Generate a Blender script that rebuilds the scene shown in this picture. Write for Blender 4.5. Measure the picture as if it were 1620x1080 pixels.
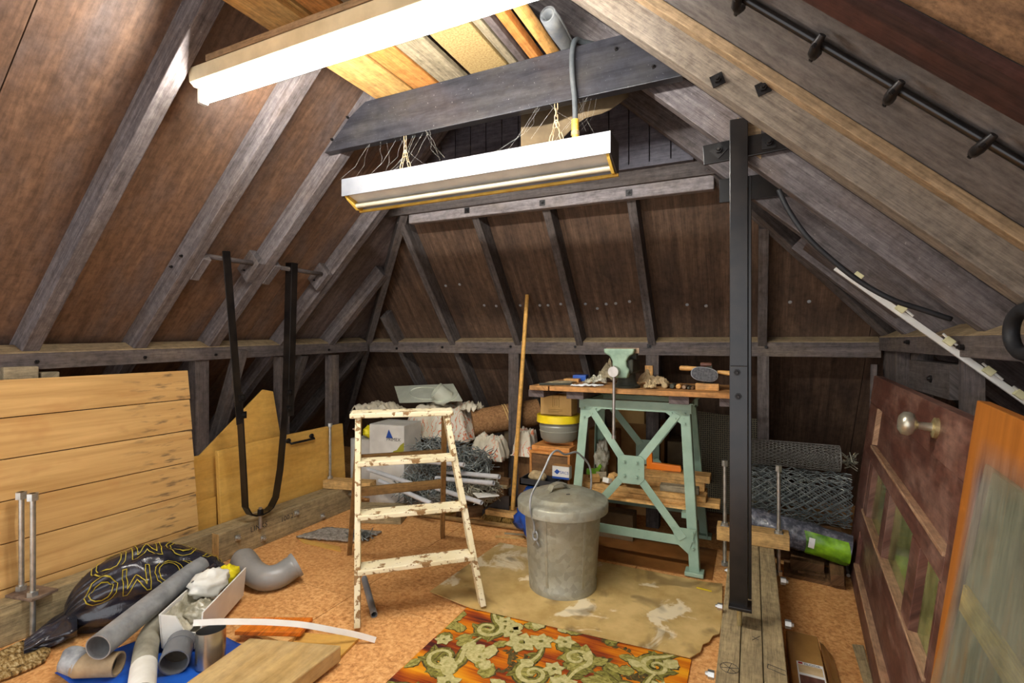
import bpy, bmesh, math, random
from mathutils import Vector, Matrix, noise
random.seed(7)
for o in list(bpy.data.objects): bpy.data.objects.remove(o)
SC = bpy.context.scene
COL = SC.collection
# ---------------------------------------------------------------- camera
F_PX = 800.0; YAW = math.atan(380/F_PX); EYE = 1.25
cam = bpy.data.cameras.new('camera'); camo = bpy.data.objects.new('camera', cam); COL.objects.link(camo)
cam.sensor_width = 36.0; cam.lens = F_PX*36/1620; cam.clip_start = 0.02
camo.location = (0, 0, EYE); camo.rotation_euler = (math.pi/2, 0, YAW)
SC.camera = camo
# ---------------------------------------------------------------- world, exposure
w = bpy.data.worlds.new('world'); SC.world = w; w.use_nodes = True
WORLD_STRENGTH = 0.8
w.node_tree.nodes['Background'].inputs[0].default_value = (0.96, 0.97, 1.0, 1)
w.node_tree.nodes['Background'].inputs[1].default_value = WORLD_STRENGTH
SC.view_settings.view_transform = 'Standard'; SC.view_settings.look = 'None'
SC.view_settings.gamma = 1; SC.view_settings.use_curve_mapping = False
SC.view_settings.exposure = 1.38
TUBE_STRENGTH = 72.0
# ---------------------------------------------------------------- pixel helpers (direction only; distance from the plane touched)
_s, _c = math.sin(YAW), math.cos(YAW)
def ray(u, v):
    a = (u-810)/F_PX; b = (540-v)/F_PX
    return Vector((-_s+_c*a, _c+_s*a, b))
def onX(u, v, X): r = ray(u, v); d = X/r.x; return Vector((X, r.y*d, EYE+r.z*d))
def onY(u, v, Y): r = ray(u, v); d = Y/r.y; return Vector((r.x*d, Y, EYE+r.z*d))
def onZ(u, v, Z=0): r = ray(u, v); d = (Z-EYE)/r.z; return Vector((r.x*d, r.y*d, Z))
# roof planes (undersides of the rafters)
LX, LZ, LT = -3.05, 1.22, 0.95
RX, RZ, RT = 0.65, 1.30, 0.94
BY, BZ, BT = 3.48, 1.22, 1.25
def zl(x): return LZ+LT*(x-LX)
def zr(x): return RZ-RT*(x-RX)
def zb(y): return BZ+BT*(BY-y)
# ---------------------------------------------------------------- materials
def lin(c):
    out = []
    for x in c[:3]:
        x = x/255.0
        out.append(x/12.92 if x <= 0.04045 else ((x+0.055)/1.055)**2.4)
    return (*out, 1)
MATS = {}
class NT:
    def __init__(s, name):
        m = bpy.data.materials.new(name); m.use_nodes = True
        s.m = m; s.t = m.node_tree; s.n = s.t.nodes; s.l = s.t.links
        s.b = s.n['Principled BSDF']; MATS[name] = m
    def add(s, ty, **k):
        n = s.n.new(ty)
        for a, b in k.items():
            if a.startswith('i_'): n.inputs[int(a[2:]) if a[2:].isdigit() else a[2:].replace('_', ' ')].default_value = b
            else: setattr(n, a, b)
        return n
    def lk(s, a, b): s.l.new(a, b)
    def coord(s, kind='UV', scale=(1, 1, 1), rot=(0, 0, 0), loc=(0, 0, 0)):
        tc = s.add('ShaderNodeTexCoord'); mp = s.add('ShaderNodeMapping')
        mp.inputs['Scale'].default_value = scale; mp.inputs['Rotation'].default_value = rot; mp.inputs['Location'].default_value = loc
        s.lk(tc.outputs[kind], mp.inputs[0]); return mp.outputs[0]
    def noise(s, vec, scale=5, detail=5, rough=.6, dist=0):
        n = s.add('ShaderNodeTexNoise'); s.lk(vec, n.inputs['Vector'])
        n.inputs['Scale'].default_value = scale; n.inputs['Detail'].default_value = detail
        n.inputs['Roughness'].default_value = rough; n.inputs['Distortion'].default_value = dist
        return n.outputs['Fac']
    def ramp(s, fac, stops):
        r = s.add('ShaderNodeValToRGB'); s.lk(fac, r.inputs[0]); e = r.color_ramp.elements
        while len(e) < len(stops): e.new(0.5)
        for i, (p, c) in enumerate(stops):
            e[i].position = p; e[i].color = lin(c) if len(c) == 3 else c
        return r.outputs[0]
    def mix(s, fac, a, b, mode='MIX'):
        m = s.add('ShaderNodeMix', data_type='RGBA', blend_type=mode)
        for inp, val in ((m.inputs[0], fac), (m.inputs[6], a), (m.inputs[7], b)):
            if isinstance(val, (int, float)): inp.default_value = val
            elif isinstance(val, tuple): inp.default_value = lin(val) if len(val) == 3 else val
            else: s.lk(val, inp)
        return m.outputs[2]
    def bump(s, h, strength=.3, dist=.004):
        b = s.add('ShaderNodeBump'); b.inputs['Strength'].default_value = strength; b.inputs['Distance'].default_value = dist
        s.lk(h, b.inputs['Height']); s.lk(b.outputs[0], s.b.inputs['Normal'])
    def fin(s, col, rough=.7, metal=0, spec=.3):
        if isinstance(col, tuple): s.b.inputs['Base Color'].default_value = lin(col) if len(col) == 3 else col
        else: s.lk(col, s.b.inputs['Base Color'])
        s.b.inputs['Roughness'].default_value = rough; s.b.inputs['Metallic'].default_value = metal
        s.b.inputs['Specular IOR Level'].default_value = spec
        return s.m
BW = lambda v: (v, v, v, 1)
def wood(name, dark, light, sx=2.5, sy=40, rough=.75, bump=.25, blot=None, blot_amt=.5, blot_scale=3, vary=.18, spec=.2, speck=None, grit=1.0):
    t = NT(name); uv = t.coord('UV', (sx, sy, 1))
    n = t.noise(uv, 1, 6, .65, .3)
    col = t.ramp(n, [(.3, dark), (.7, light)])
    if blot:
        n2 = t.noise(t.coord('UV', (1, 2.2, 1)), blot_scale, 4, .6)
        f = t.ramp(n2, [(.45, BW(0)), (.7, BW(blot_amt))])
        col = t.mix(f, col, blot)
    if speck:
        n3 = t.noise(t.coord('UV', (1, 1, 1)), 90, 2, .5)
        f = t.ramp(n3, [(.68, BW(0)), (.76, BW(.55))])
        col = t.mix(f, col, speck)
    g1 = t.noise(t.coord('UV', (sx*7, sy*4.5, 1)), 1, 4, .7)
    g2 = t.noise(t.coord('UV', (1, 1, 1)), 26, 5, .7)
    gm = t.add('ShaderNodeMath', operation='MULTIPLY'); t.lk(g1, gm.inputs[0]); t.lk(g2, gm.inputs[1])
    gr_ = t.ramp(gm.outputs[0], [(.14, BW(.62)), (.25, BW(1.0)), (.38, BW(1.32))])
    col = t.mix(grit, col, gr_, 'MULTIPLY')
    oi = t.add('ShaderNodeObjectInfo'); mr = t.add('ShaderNodeMapRange')
    mr.inputs['To Min'].default_value = 1-vary; mr.inputs['To Max'].default_value = 1+vary
    t.lk(oi.outputs['Random'], mr.inputs['Value'])
    hv = t.add('ShaderNodeHueSaturation'); t.lk(mr.outputs[0], hv.inputs['Value']); t.lk(col, hv.inputs['Color'])
    t.bump(n, bump, .003)
    return t.fin(hv.outputs[0], rough, 0, spec)
def plain(name, c, c2=None, scale=8, rough=.5, metal=0, spec=.4, bump=0, detail=4, lo=.35, hi=.65):
    t = NT(name)
    if c2:
        n = t.noise(t.coord('Object'), scale, detail, .6)
        col = t.ramp(n, [(lo, c), (hi, c2)])
        if bump: t.bump(n, bump, .002)
    else: col = c
    return t.fin(col, rough, metal, spec)
def chipped(name, paint, paint2, bare, thresh=.56, scale=22, rough=.55, uvk='Object', soft=.03):
    t = NT(name); co = t.coord(uvk)
    base = t.ramp(t.noise(co, 6, 4), [(.35, paint), (.65, paint2)])
    n = t.noise(co, scale, 7, .68)
    f = t.ramp(n, [(thresh, BW(0)), (thresh+soft, BW(1))])
    col = t.mix(f, base, bare); t.bump(f, .35, -.0015)
    return t.fin(col, rough, 0, .35)

wood('rafter_wood', (72, 66, 66), (124, 116, 115), 2, 45, .8, .3, (96, 80, 68), .5, vary=.1, speck=(160, 152, 146))
wood('rafter_back', (66, 60, 58), (104, 96, 92), 2, 45, .8, .3, (80, 66, 54), .5, vary=.1)
wood('rafter_near', (94, 84, 73), (134, 121, 106), 2.5, 60, .85, .6, (116, 106, 96), .6, vary=.05)
wood('batten_wood', (122, 100, 74), (160, 134, 102), 2, 40, .8, .4, (110, 92, 70), .5, vary=.05)
wood('rail_wood', (66, 60, 60), (106, 96, 92), 2, 45, .8, .3, (124, 108, 88), .4, vary=.06)
wood('rail_top_lit', (130, 110, 82), (166, 144, 110), 2, 45, .8, .3, (110, 98, 84), .4, vary=.06)
wood('roof_board', (86, 64, 50), (128, 98, 76), 1.2, 14, .55, .12, (100, 86, 80), .8, 2.6, vary=.05, spec=.4)
wood('roof_board_grey', (78, 68, 66), (116, 102, 98), 1.2, 14, .6, .12, (84, 70, 60), .7, 2.2, vary=.06, spec=.35)
wood('back_board', (66, 50, 40), (112, 88, 70), 1.2, 26, .5, .15, (58, 46, 40), .8, 2.5, vary=.08, spec=.45)
wood('right_board', (84, 80, 78), (116, 110, 106), 1.5, 9, .7, .15, (94, 84, 76), .5, 2, vary=.04)
wood('dark_strip', (44, 32, 30), (70, 48, 42), 1, 30, .5, .1, (104, 50, 26), .3, 2.5, vary=.03)
wood('chip_brown', (96, 74, 56), (150, 118, 86), 12, 20, .8, .2, (80, 64, 52), .5, 2, vary=.04, speck=(170, 136, 98))
wood('collar_black', (28, 28, 33), (56, 55, 60), 2, 30, .35, .2, (70, 66, 60), .5, 3, vary=.02, spec=.5, speck=(140, 138, 136))
wood('gable_grey', (70, 68, 76), (112, 108, 116), 2, 40, .55, .15, (56, 52, 56), .5, 3, vary=.08, spec=.35)
wood('light_grey_beam', (112, 104, 104), (152, 144, 142), 2, 40, .75, .25, (128, 116, 104), .5, 3, vary=.05)
wood('timber', (128, 112, 82), (178, 158, 118), 2, 38, .8, .3, (112, 100, 78), .5, 3, vary=.06)
wood('timber_fresh', (176, 138, 84), (214, 174, 112), 2, 38, .75, .2, (150, 120, 80), .4, 3, vary=.06)
wood('pine', (182, 138, 76), (218, 176, 110), 1.2, 22, .6, .12, (202, 146, 84), .6, 2, vary=.05)
wood('ply', (196, 148, 66), (222, 176, 92), 1, 8, .6, .06, (206, 158, 80), .6, 3, vary=.04, grit=.3)
wood('ply_edge', (150, 108, 54), (206, 160, 92), 2, 120, .8, .2, vary=.03)
wood('offcut', (186, 138, 74), (228, 184, 120), 2, 34, .8, .3, (150, 112, 66), .4, 4, vary=.14)
wood('grey_offcut', (118, 106, 84), (160, 146, 118), 2, 34, .8, .3, vary=.1)
wood('old_brown', (92, 66, 42), (134, 100, 66), 2, 34, .8, .3, (70, 52, 36), .5, 3, vary=.12)
wood('bench_wood', (150, 100, 52), (206, 152, 94), 1.5, 30, .65, .25, (120, 92, 60), .6, 3, vary=.05)
wood('bearer', (76, 66, 64), (112, 100, 96), 2, 30, .8, .3, vary=.06)
wood('ladder_bare', (112, 84, 48), (160, 126, 78), 1.5, 40, .7, .25, (100, 70, 38), .5, 3, vary=.06)
wood('broom_wood', (206, 150, 72), (232, 182, 100), 1.2, 40, .5, .1, vary=.03)
wood('orange_wood', (206, 104, 26), (238, 138, 44), 1, 26, .4, .05, vary=.03, spec=.4)
wood('mahogany', (78, 46, 36), (112, 70, 56), 1, 14, .5, .15, (146, 112, 96), .75, 3.2, vary=.05, spec=.4, speck=(150, 118, 100))
wood('mahogany_lip', (150, 112, 84), (196, 160, 126), 1.5, 30, .6, .15, vary=.04)
wood('crate_wood', (176, 112, 52), (214, 150, 84), 1.2, 24, .65, .12, vary=.06)
wood('tool_wood', (190, 132, 66), (228, 176, 104), 2, 34, .45, .1, vary=.1, spec=.4)
wood('broad_plank', (156, 122, 68), (206, 174, 116), 1.2, 10, .7, .15, (190, 166, 122), .7, 3, vary=.03, grit=.45)
plain('black_steel', (9, 9, 10), (34, 28, 24), 9, .28, 0, .5, .15)
plain('black_iron', (22, 20, 20), (40, 36, 34), 20, .45, .5, .5, .1)
plain('zinc', (168, 168, 162), (206, 206, 200), 30, .35, .85, .5)
plain('plate_rust', (112, 92, 78), (150, 130, 112), 20, .6, .4, .4, .1)
plain('galv_pipe', (128, 130, 130), (170, 172, 172), 12, .4, .25, .5)
plain('pvc_grey', (134, 134, 130), (152, 150, 146), 5, .35, 0, .5)
plain('pvc_dark', (104, 106, 108), (124, 126, 128), 5, .45, 0, .5)
plain('pvc_pale', (176, 178, 178), (206, 206, 206), 8, .4, 0, .5)
plain('pipe_dirty', (126, 122, 106), (176, 170, 150), 9, .7, 0, .3, .2)
plain('clay_pipe', (134, 112, 82), (176, 154, 120), 10, .7, 0, .3, .3)
plain('clay_grey', (84, 88, 94), (176, 178, 178), 12, .5, 0, .4, .2)
plain('bore_shade', (48, 44, 38), (84, 76, 62), 10, .8)  # dark tone standing in for the shade in pipe bores
plain('shiny_metal', (150, 148, 142), (186, 184, 176), 6, .25, .9, .5)
plain('white_plastic', (226, 222, 212), (240, 238, 230), 6, .4, 0, .5)
plain('white_metal', (206, 204, 196), (226, 224, 216), 6, .4, 0, .5)
plain('cream_metal', (200, 186, 150), (222, 208, 172), 8, .5, 0, .4)
plain('clip_plastic', (196, 190, 140), (220, 214, 170), 12, .45, 0, .4)
plain('yellow_plastic', (196, 150, 50), (222, 184, 84), 12, .45, 0, .4)
plain('old_tube', (160, 152, 130), (176, 168, 146), 6, .3, 0, .5)
plain('silver_face', (122, 124, 132), (150, 151, 154), 5, .45, .35, .5)
plain('dark_end', (58, 52, 50), (80, 72, 66), 9, .6, .2)
plain('rubber', (24, 24, 26), (38, 38, 40), 9, .6)
plain('grey_cable', (70, 74, 76), (96, 98, 98), 9, .55)
plain('chain_steel', (176, 150, 112), (206, 186, 150), 40, .5, .3)
plain('cloth_grey', (92, 96, 102), (130, 130, 126), 9, .9, 0, .2, .4)
plain('blue_tarp', (14, 62, 150), (32, 96, 196), 7, .4, 0, .5, .2)
plain('blue_plastic', (16, 62, 150), (34, 92, 186), 9, .35, 0, .5)
plain('bright_yellow', (236, 200, 20), (246, 220, 40), 6, .4, 0, .5)
plain('orange_plastic', (236, 120, 16), (248, 140, 24), 6, .4, 0, .5)
plain('white_paper', (232, 230, 224), (246, 244, 240), 6, .8, 0, .2)
plain('ink', (40, 40, 44), None, rough=.7)
plain('faint_ink', (150, 118, 62), None, rough=.8)
plain('ink_blue', (30, 70, 150), None, rough=.6)
plain('ink_red', (176, 40, 40), None, rough=.6)
plain('ink_green', (150, 146, 40), None, rough=.6)
plain('gold_print', (176, 156, 40), None, rough=.5)
plain('cardboard', (196, 156, 96), (216, 178, 116), 5, .85, 0, .15)
plain('cardboard_brown', (140, 100, 58), (172, 128, 80), 5, .85, 0, .15)
plain('cardboard_dim', (104, 88, 66), (132, 112, 84), 5, .85, 0, .15)
plain('box_white', (198, 194, 184), (222, 218, 208), 5, .7, 0, .2)
plain('vise_green', (112, 138, 116), (146, 168, 142), 12, .45, .1, .5, .1)
plain('vise_dark', (50, 52, 44), (78, 78, 66), 14, .6, .3, .4, .2)
plain('steel_bar', (150, 142, 134), (184, 176, 166), 14, .35, .7, .5)
plain('jaw_steel', (132, 104, 80), (168, 140, 112), 20, .45, .6, .5)
chipped('trestle_green', (134, 160, 138), (158, 182, 160), (92, 98, 86), .68, 34, .45)
chipped('ladder_paint', (220, 206, 164), (234, 224, 192), (142, 108, 66), .545, 24, .6)
plain('bristle', (120, 92, 46), (164, 130, 70), 60, .9, 0, .1, .5)
plain('cork_roll', (128, 92, 60), (168, 126, 84), 70, .9, 0, .1, .3)
plain('string', (222, 190, 120), None, rough=.8)
plain('wire_dark', (92, 100, 98), (156, 160, 154), 30, .5, .4, .5)
plain('wire_pale', (140, 138, 122), (176, 172, 150), 30, .5, .4, .5)
plain('wire_zinc', (150, 148, 140), (186, 184, 174), 30, .45, .5, .5)
plain('brass', (176, 156, 104), (206, 190, 142), 20, .35, .7, .5)
plain('knob_metal', (176, 170, 148), (206, 200, 180), 20, .3, .75, .5)
plain('leather', (196, 166, 120), (226, 200, 156), 10, .8, 0, .2, .4)
plain('grey_rag', (120, 108, 84), (184, 170, 138), 14, .85, 0, .2, .5)
plain('green_label', (30, 84, 22), (150, 204, 40), 9, .4, 0, .5, 0, 6)
plain('stone', (150, 130, 96), (196, 172, 130), 16, .9, 0, .1, .4)
plain('hood_metal', (196, 198, 176), (214, 216, 196), 5, .45, .1, .5)
plain('grinder_grey', (70, 70, 72), (104, 104, 106), 90, .95, 0, .1, .3)
plain('pale_rim', (150, 150, 150), (170, 170, 170), 9, .9)
plain('dark_brown_lino', (112, 70, 30), (140, 92, 44), 6, .5, 0, .35)
plain('white_crumple', (222, 218, 204), (240, 238, 228), 9, .6, 0, .3)
plain('yellow_bag', (226, 206, 20), (246, 230, 50), 9, .4, 0, .4)
plain('pack_wood', (156, 112, 54), (196, 150, 84), 5, .3, 0, .6)
plain('dark_tray', (26, 26, 28), (44, 44, 46), 9, .5)
plain('tan_mess', (150, 128, 80), (206, 180, 124), 60, .9, 0, .1, .6)
plain('lint_grey', (120, 112, 100), (176, 168, 156), 60, .95, 0, .1, .6)
def special():
    # chipboard floor
    t = NT('chipboard'); co = t.coord('Object')
    a = t.ramp(t.noise(co, 55, 6, .7, .4), [(.34, (172, 112, 58)), (.5, (222, 162, 98)), (.66, (242, 196, 134))])
    b = t.ramp(t.noise(co, 2.2, 4), [(.35, BW(0)), (.7, BW(.5))])
    col = t.mix(b, a, (206, 148, 88)); t.bump(t.noise(co, 70, 4), .15, .002); t.fin(col, .75, 0, .2)
    # chipboard shelf panel, yellowish
    t = NT('chip_yellow'); co = t.coord('Object')
    a = t.ramp(t.noise(co, 120, 4, .7), [(.35, (140, 112, 66)), (.65, (182, 156, 104))]); t.fin(a, .8)
    # galvanised
    t = NT('galvanised'); co = t.coord('Object')
    v = t.add('ShaderNodeTexVoronoi'); v.inputs['Scale'].default_value = 42; t.lk(co, v.inputs['Vector'])
    sp = t.ramp(v.outputs['Color'], [(.2, (150, 148, 132)), (.8, (170, 167, 150))])
    f = t.ramp(t.noise(co, 5, 6, .7), [(.4, BW(0)), (.75, BW(.7))])
    col = t.mix(f, sp, (146, 136, 104)); t.fin(col, .48, .35, .4)
    # moulded pine panel boards: dark streaks near one end
    t = NT('pine_mould'); uv = t.coord('UV', (1.2, 22, 1))
    n = t.noise(uv, 1, 6, .6, .4); col = t.ramp(n, [(.3, (186, 142, 82)), (.7, (222, 180, 116))])
    k = t.noise(t.coord('UV', (2, 3, 1)), 2, 3); col = t.mix(t.ramp(k, [(.55, BW(0)), (.75, BW(.5))]), col, (184, 126, 70))
    sx = t.add('ShaderNodeSeparateXYZ'); tc = t.add('ShaderNodeTexCoord'); t.lk(tc.outputs['UV'], sx.inputs[0])
    g = t.ramp(sx.outputs[0], [(.48, BW(0)), (.72, BW(1))])
    st = t.ramp(t.noise(t.coord('UV', (9, 40, 1)), 1, 3, .5), [(.55, BW(0)), (.68, BW(1))])
    mm = t.add('ShaderNodeMath', operation='MULTIPLY'); t.lk(g, mm.inputs[0]); t.lk(st, mm.inputs[1])
    m2 = t.add('ShaderNodeMath', operation='MULTIPLY'); t.lk(mm.outputs[0], m2.inputs[0]); m2.inputs[1].default_value = .75
    col = t.mix(m2.outputs[0], col, (92, 76, 58)); t.fin(col, .65, 0, .25)
    # lino mat with pale worn patches and damp rings
    t = NT('lino_mat'); co = t.coord('Object')
    col = t.ramp(t.noise(co, 5, 5), [(.35, (178, 146, 84)), (.65, (214, 184, 122))])
    f = t.ramp(t.noise(co, 3.6, 6, .6, .5), [(.56, BW(0)), (.6, BW(.85))]); col = t.mix(f, col, (238, 224, 188))
    f = t.ramp(t.noise(t.coord('Object', loc=(3, 5, 0)), 4.2, 3, .5, .8), [(.58, BW(0)), (.66, BW(.6))]); col = t.mix(f, col, (96, 74, 42))
    t.fin(col, .6, 0, .3)
    # rug ground: streaked orange, rust, plum
    t = NT('rug_ground'); co = t.coord('Object', (1.2, 26, 1), (0, 0, -.12))
    st = t.noise(co, 1.6, 5, .65, .2)
    big = t.noise(t.coord('Object', (1.1, 3.2, 1), (0, 0, -.12)), 2.4, 2, .4)
    ad = t.add('ShaderNodeMath', operation='MULTIPLY_ADD'); t.lk(st, ad.inputs[0]); ad.inputs[1].default_value = .45; t.lk(big, ad.inputs[2])
    col = t.ramp(ad.outputs[0], [(.56, (70, 36, 34)), (.66, (150, 64, 26)), (.76, (206, 116, 24)), (.9, (230, 160, 36))])
    t.bump(t.noise(t.coord('Object'), 220, 2), .4, .003); t.fin(col, .95, 0, .1)
    for nm, c1, c2 in (('rug_olive', (92, 86, 36), (150, 144, 72)), ('rug_cream', (170, 160, 98), (206, 196, 140)),
                       ('rug_dark', (66, 56, 34), (104, 90, 52)), ('rug_mid', (124, 116, 54), (178, 168, 94))):
        t = NT(nm); col = t.ramp(t.noise(t.coord('Object'), 60, 4), [(.35, c1), (.65, c2)])
        t.bump(t.noise(t.coord('Object'), 220, 2), .4, .003); t.fin(col, .95, 0, .1)
    # shaggy rug scrap
    t = NT('rug_scrap'); col = t.ramp(t.noise(t.coord('Object', (6, 14, 1)), 6, 5, .7), [(.35, (56, 44, 30)), (.5, (150, 120, 70)), (.65, (206, 186, 140))]); t.fin(col, .95, 0, .1)
    # bin-liner film
    t = NT('black_film'); co = t.coord('Object')
    n = t.noise(co, 14, 5, .6, .6); t.bump(n, .5, .01)
    t.fin(t.ramp(t.noise(co, 4, 3), [(.4, (28, 28, 36)), (.7, (52, 50, 58))]), .25, 0, .7)
    t = NT('clear_film'); co = t.coord('Object')
    t.bump(t.noise(co, 26, 5, .6, .6), .6, .01)
    t.fin(t.ramp(t.noise(co, 40, 4), [(.45, (78, 80, 88)), (.78, (150, 150, 158))]), .2, 0, .8)
    t = NT('cloudy_film'); co = t.coord('Object'); t.bump(t.noise(co, 26, 5, .6, .6), .5, .01)
    t.fin(t.ramp(t.noise(co, 20, 4), [(.4, (150, 144, 120)), (.7, (214, 208, 188))]), .25, 0, .7)
    # printed dust sheet
    t = NT('printed_sheet'); co = t.coord('Object')
    base = t.ramp(t.noise(co, 5, 4), [(.35, (196, 184, 158)), (.65, (228, 220, 200))])
    wv = t.add('ShaderNodeTexWave'); wv.inputs['Scale'].default_value = 7; wv.inputs['Distortion'].default_value = 11; wv.inputs['Detail'].default_value = 3
    wv.inputs['Detail Scale'].default_value = 2.2; t.lk(co, wv.inputs['Vector'])
    f = t.ramp(wv.outputs['Fac'], [(.9, BW(0)), (.95, BW(.9))])
    g = t.ramp(t.noise(co, 3.2, 2), [(.46, BW(0)), (.52, BW(1))])
    mm = t.add('ShaderNodeMath', operation='MULTIPLY'); t.lk(f, mm.inputs[0]); t.lk(g, mm.inputs[1])
    col = t.mix(mm.outputs[0], base, (214, 112, 66))
    h = t.ramp(t.noise(t.coord('Object', loc=(2, 1, 4)), 9, 2), [(.66, BW(0)), (.69, BW(1))]); col = t.mix(h, col, (226, 104, 48))
    t.bump(t.noise(co, 18, 5), .5, .008); t.fin(col, .7, 0, .25)
    t = NT('plain_sheet'); co = t.coord('Object'); t.bump(t.noise(co, 18, 5), .5, .008)
    t.fin(t.ramp(t.noise(co, 5, 4), [(.35, (190, 178, 150)), (.65, (222, 212, 188))]), .8, 0, .2)
    # expanded metal sheet
    t = NT('perforated'); uv = t.coord('UV', (1, 1, 1))
    v = t.add('ShaderNodeTexVoronoi'); v.inputs['Scale'].default_value = 75; v.inputs['Randomness'].default_value = .15; t.lk(uv, v.inputs['Vector'])
    col = t.ramp(v.outputs['Distance'], [(.28, (24, 22, 18)), (.42, (112, 104, 82))]); t.fin(col, .6, .2, .3)
    # orange painted panel with grey stripped streaks
    t = NT('stripped_orange'); uv = t.coord('UV', (1.3, 9, 1))
    col = t.ramp(t.noise(t.coord('UV', (1, 14, 1)), 2, 5), [(.3, (146, 84, 24)), (.7, (178, 110, 40))])
    n = t.noise(uv, 1.3, 4, .6, .5)
    sx = t.add('ShaderNodeSeparateXYZ'); tc = t.add('ShaderNodeTexCoord'); t.lk(tc.outputs['UV'], sx.inputs[0])
    band = t.ramp(sx.outputs[1], [(.03, BW(0)), (.08, BW(1)), (.28, BW(1)), (.45, BW(.6))])
    top = t.ramp(sx.outputs[0], [(.06, BW(0)), (.16, BW(1))])
    st = t.ramp(n, [(.30, BW(0)), (.46, BW(1))])
    m1 = t.add('ShaderNodeMath', operation='MULTIPLY'); t.lk(band, m1.inputs[0]); t.lk(st, m1.inputs[1])
    m2 = t.add('ShaderNodeMath', operation='MULTIPLY'); t.lk(m1.outputs[0], m2.inputs[0]); t.lk(top, m2.inputs[1])
    grey = t.ramp(t.noise(t.coord('UV', (4, 30, 1)), 1.5, 5), [(.35, (72, 62, 66)), (.65, (146, 132, 124))])
    col = t.mix(m2.outputs[0], col, grey); t.fin(col, .45, 0, .4)
    # dusty clear glass; murky green panes with reflections painted as pale mottling
    for nm, c, c2, k in (('clear_glass', (150, 146, 128), (200, 196, 176), (.05, .26)), ('green_glass', (92, 96, 44), (176, 176, 110), (.62, .9))):
        t = NT(nm); co = t.coord('Object')
        t.fin(t.ramp(t.noise(co, 7, 5, .6, .8), [(.35, c), (.65, c2)]), .12, 0, .6)
        f = t.ramp(t.noise(t.coord('Object', (1, 1, 1), loc=(4, 2, 1)), 3, 5, .6, .5), [(.35, BW(k[0])), (.7, BW(k[1]))])
        tr = t.add('ShaderNodeBsdfTransparent'); tr.inputs[0].default_value = (.93, .96, .92, 1)
        mx = t.add('ShaderNodeMixShader'); t.lk(f, mx.inputs[0]); t.lk(tr.outputs[0], mx.inputs[1]); t.lk(t.b.outputs[0], mx.inputs[2])
        t.lk(mx.outputs[0], t.n['Material Output'].inputs['Surface'])
    t = NT('tub_plastic'); t.b.inputs['Transmission Weight'].default_value = .35; t.fin((168, 166, 150), .3, 0, .5)
    # lit tube
    t = NT('tube_glow'); t.b.inputs['Emission Color'].default_value = (1.0, 1.0, 0.98, 1); t.b.inputs['Emission Strength'].default_value = TUBE_STRENGTH; t.fin((255, 255, 255))
special()
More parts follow.
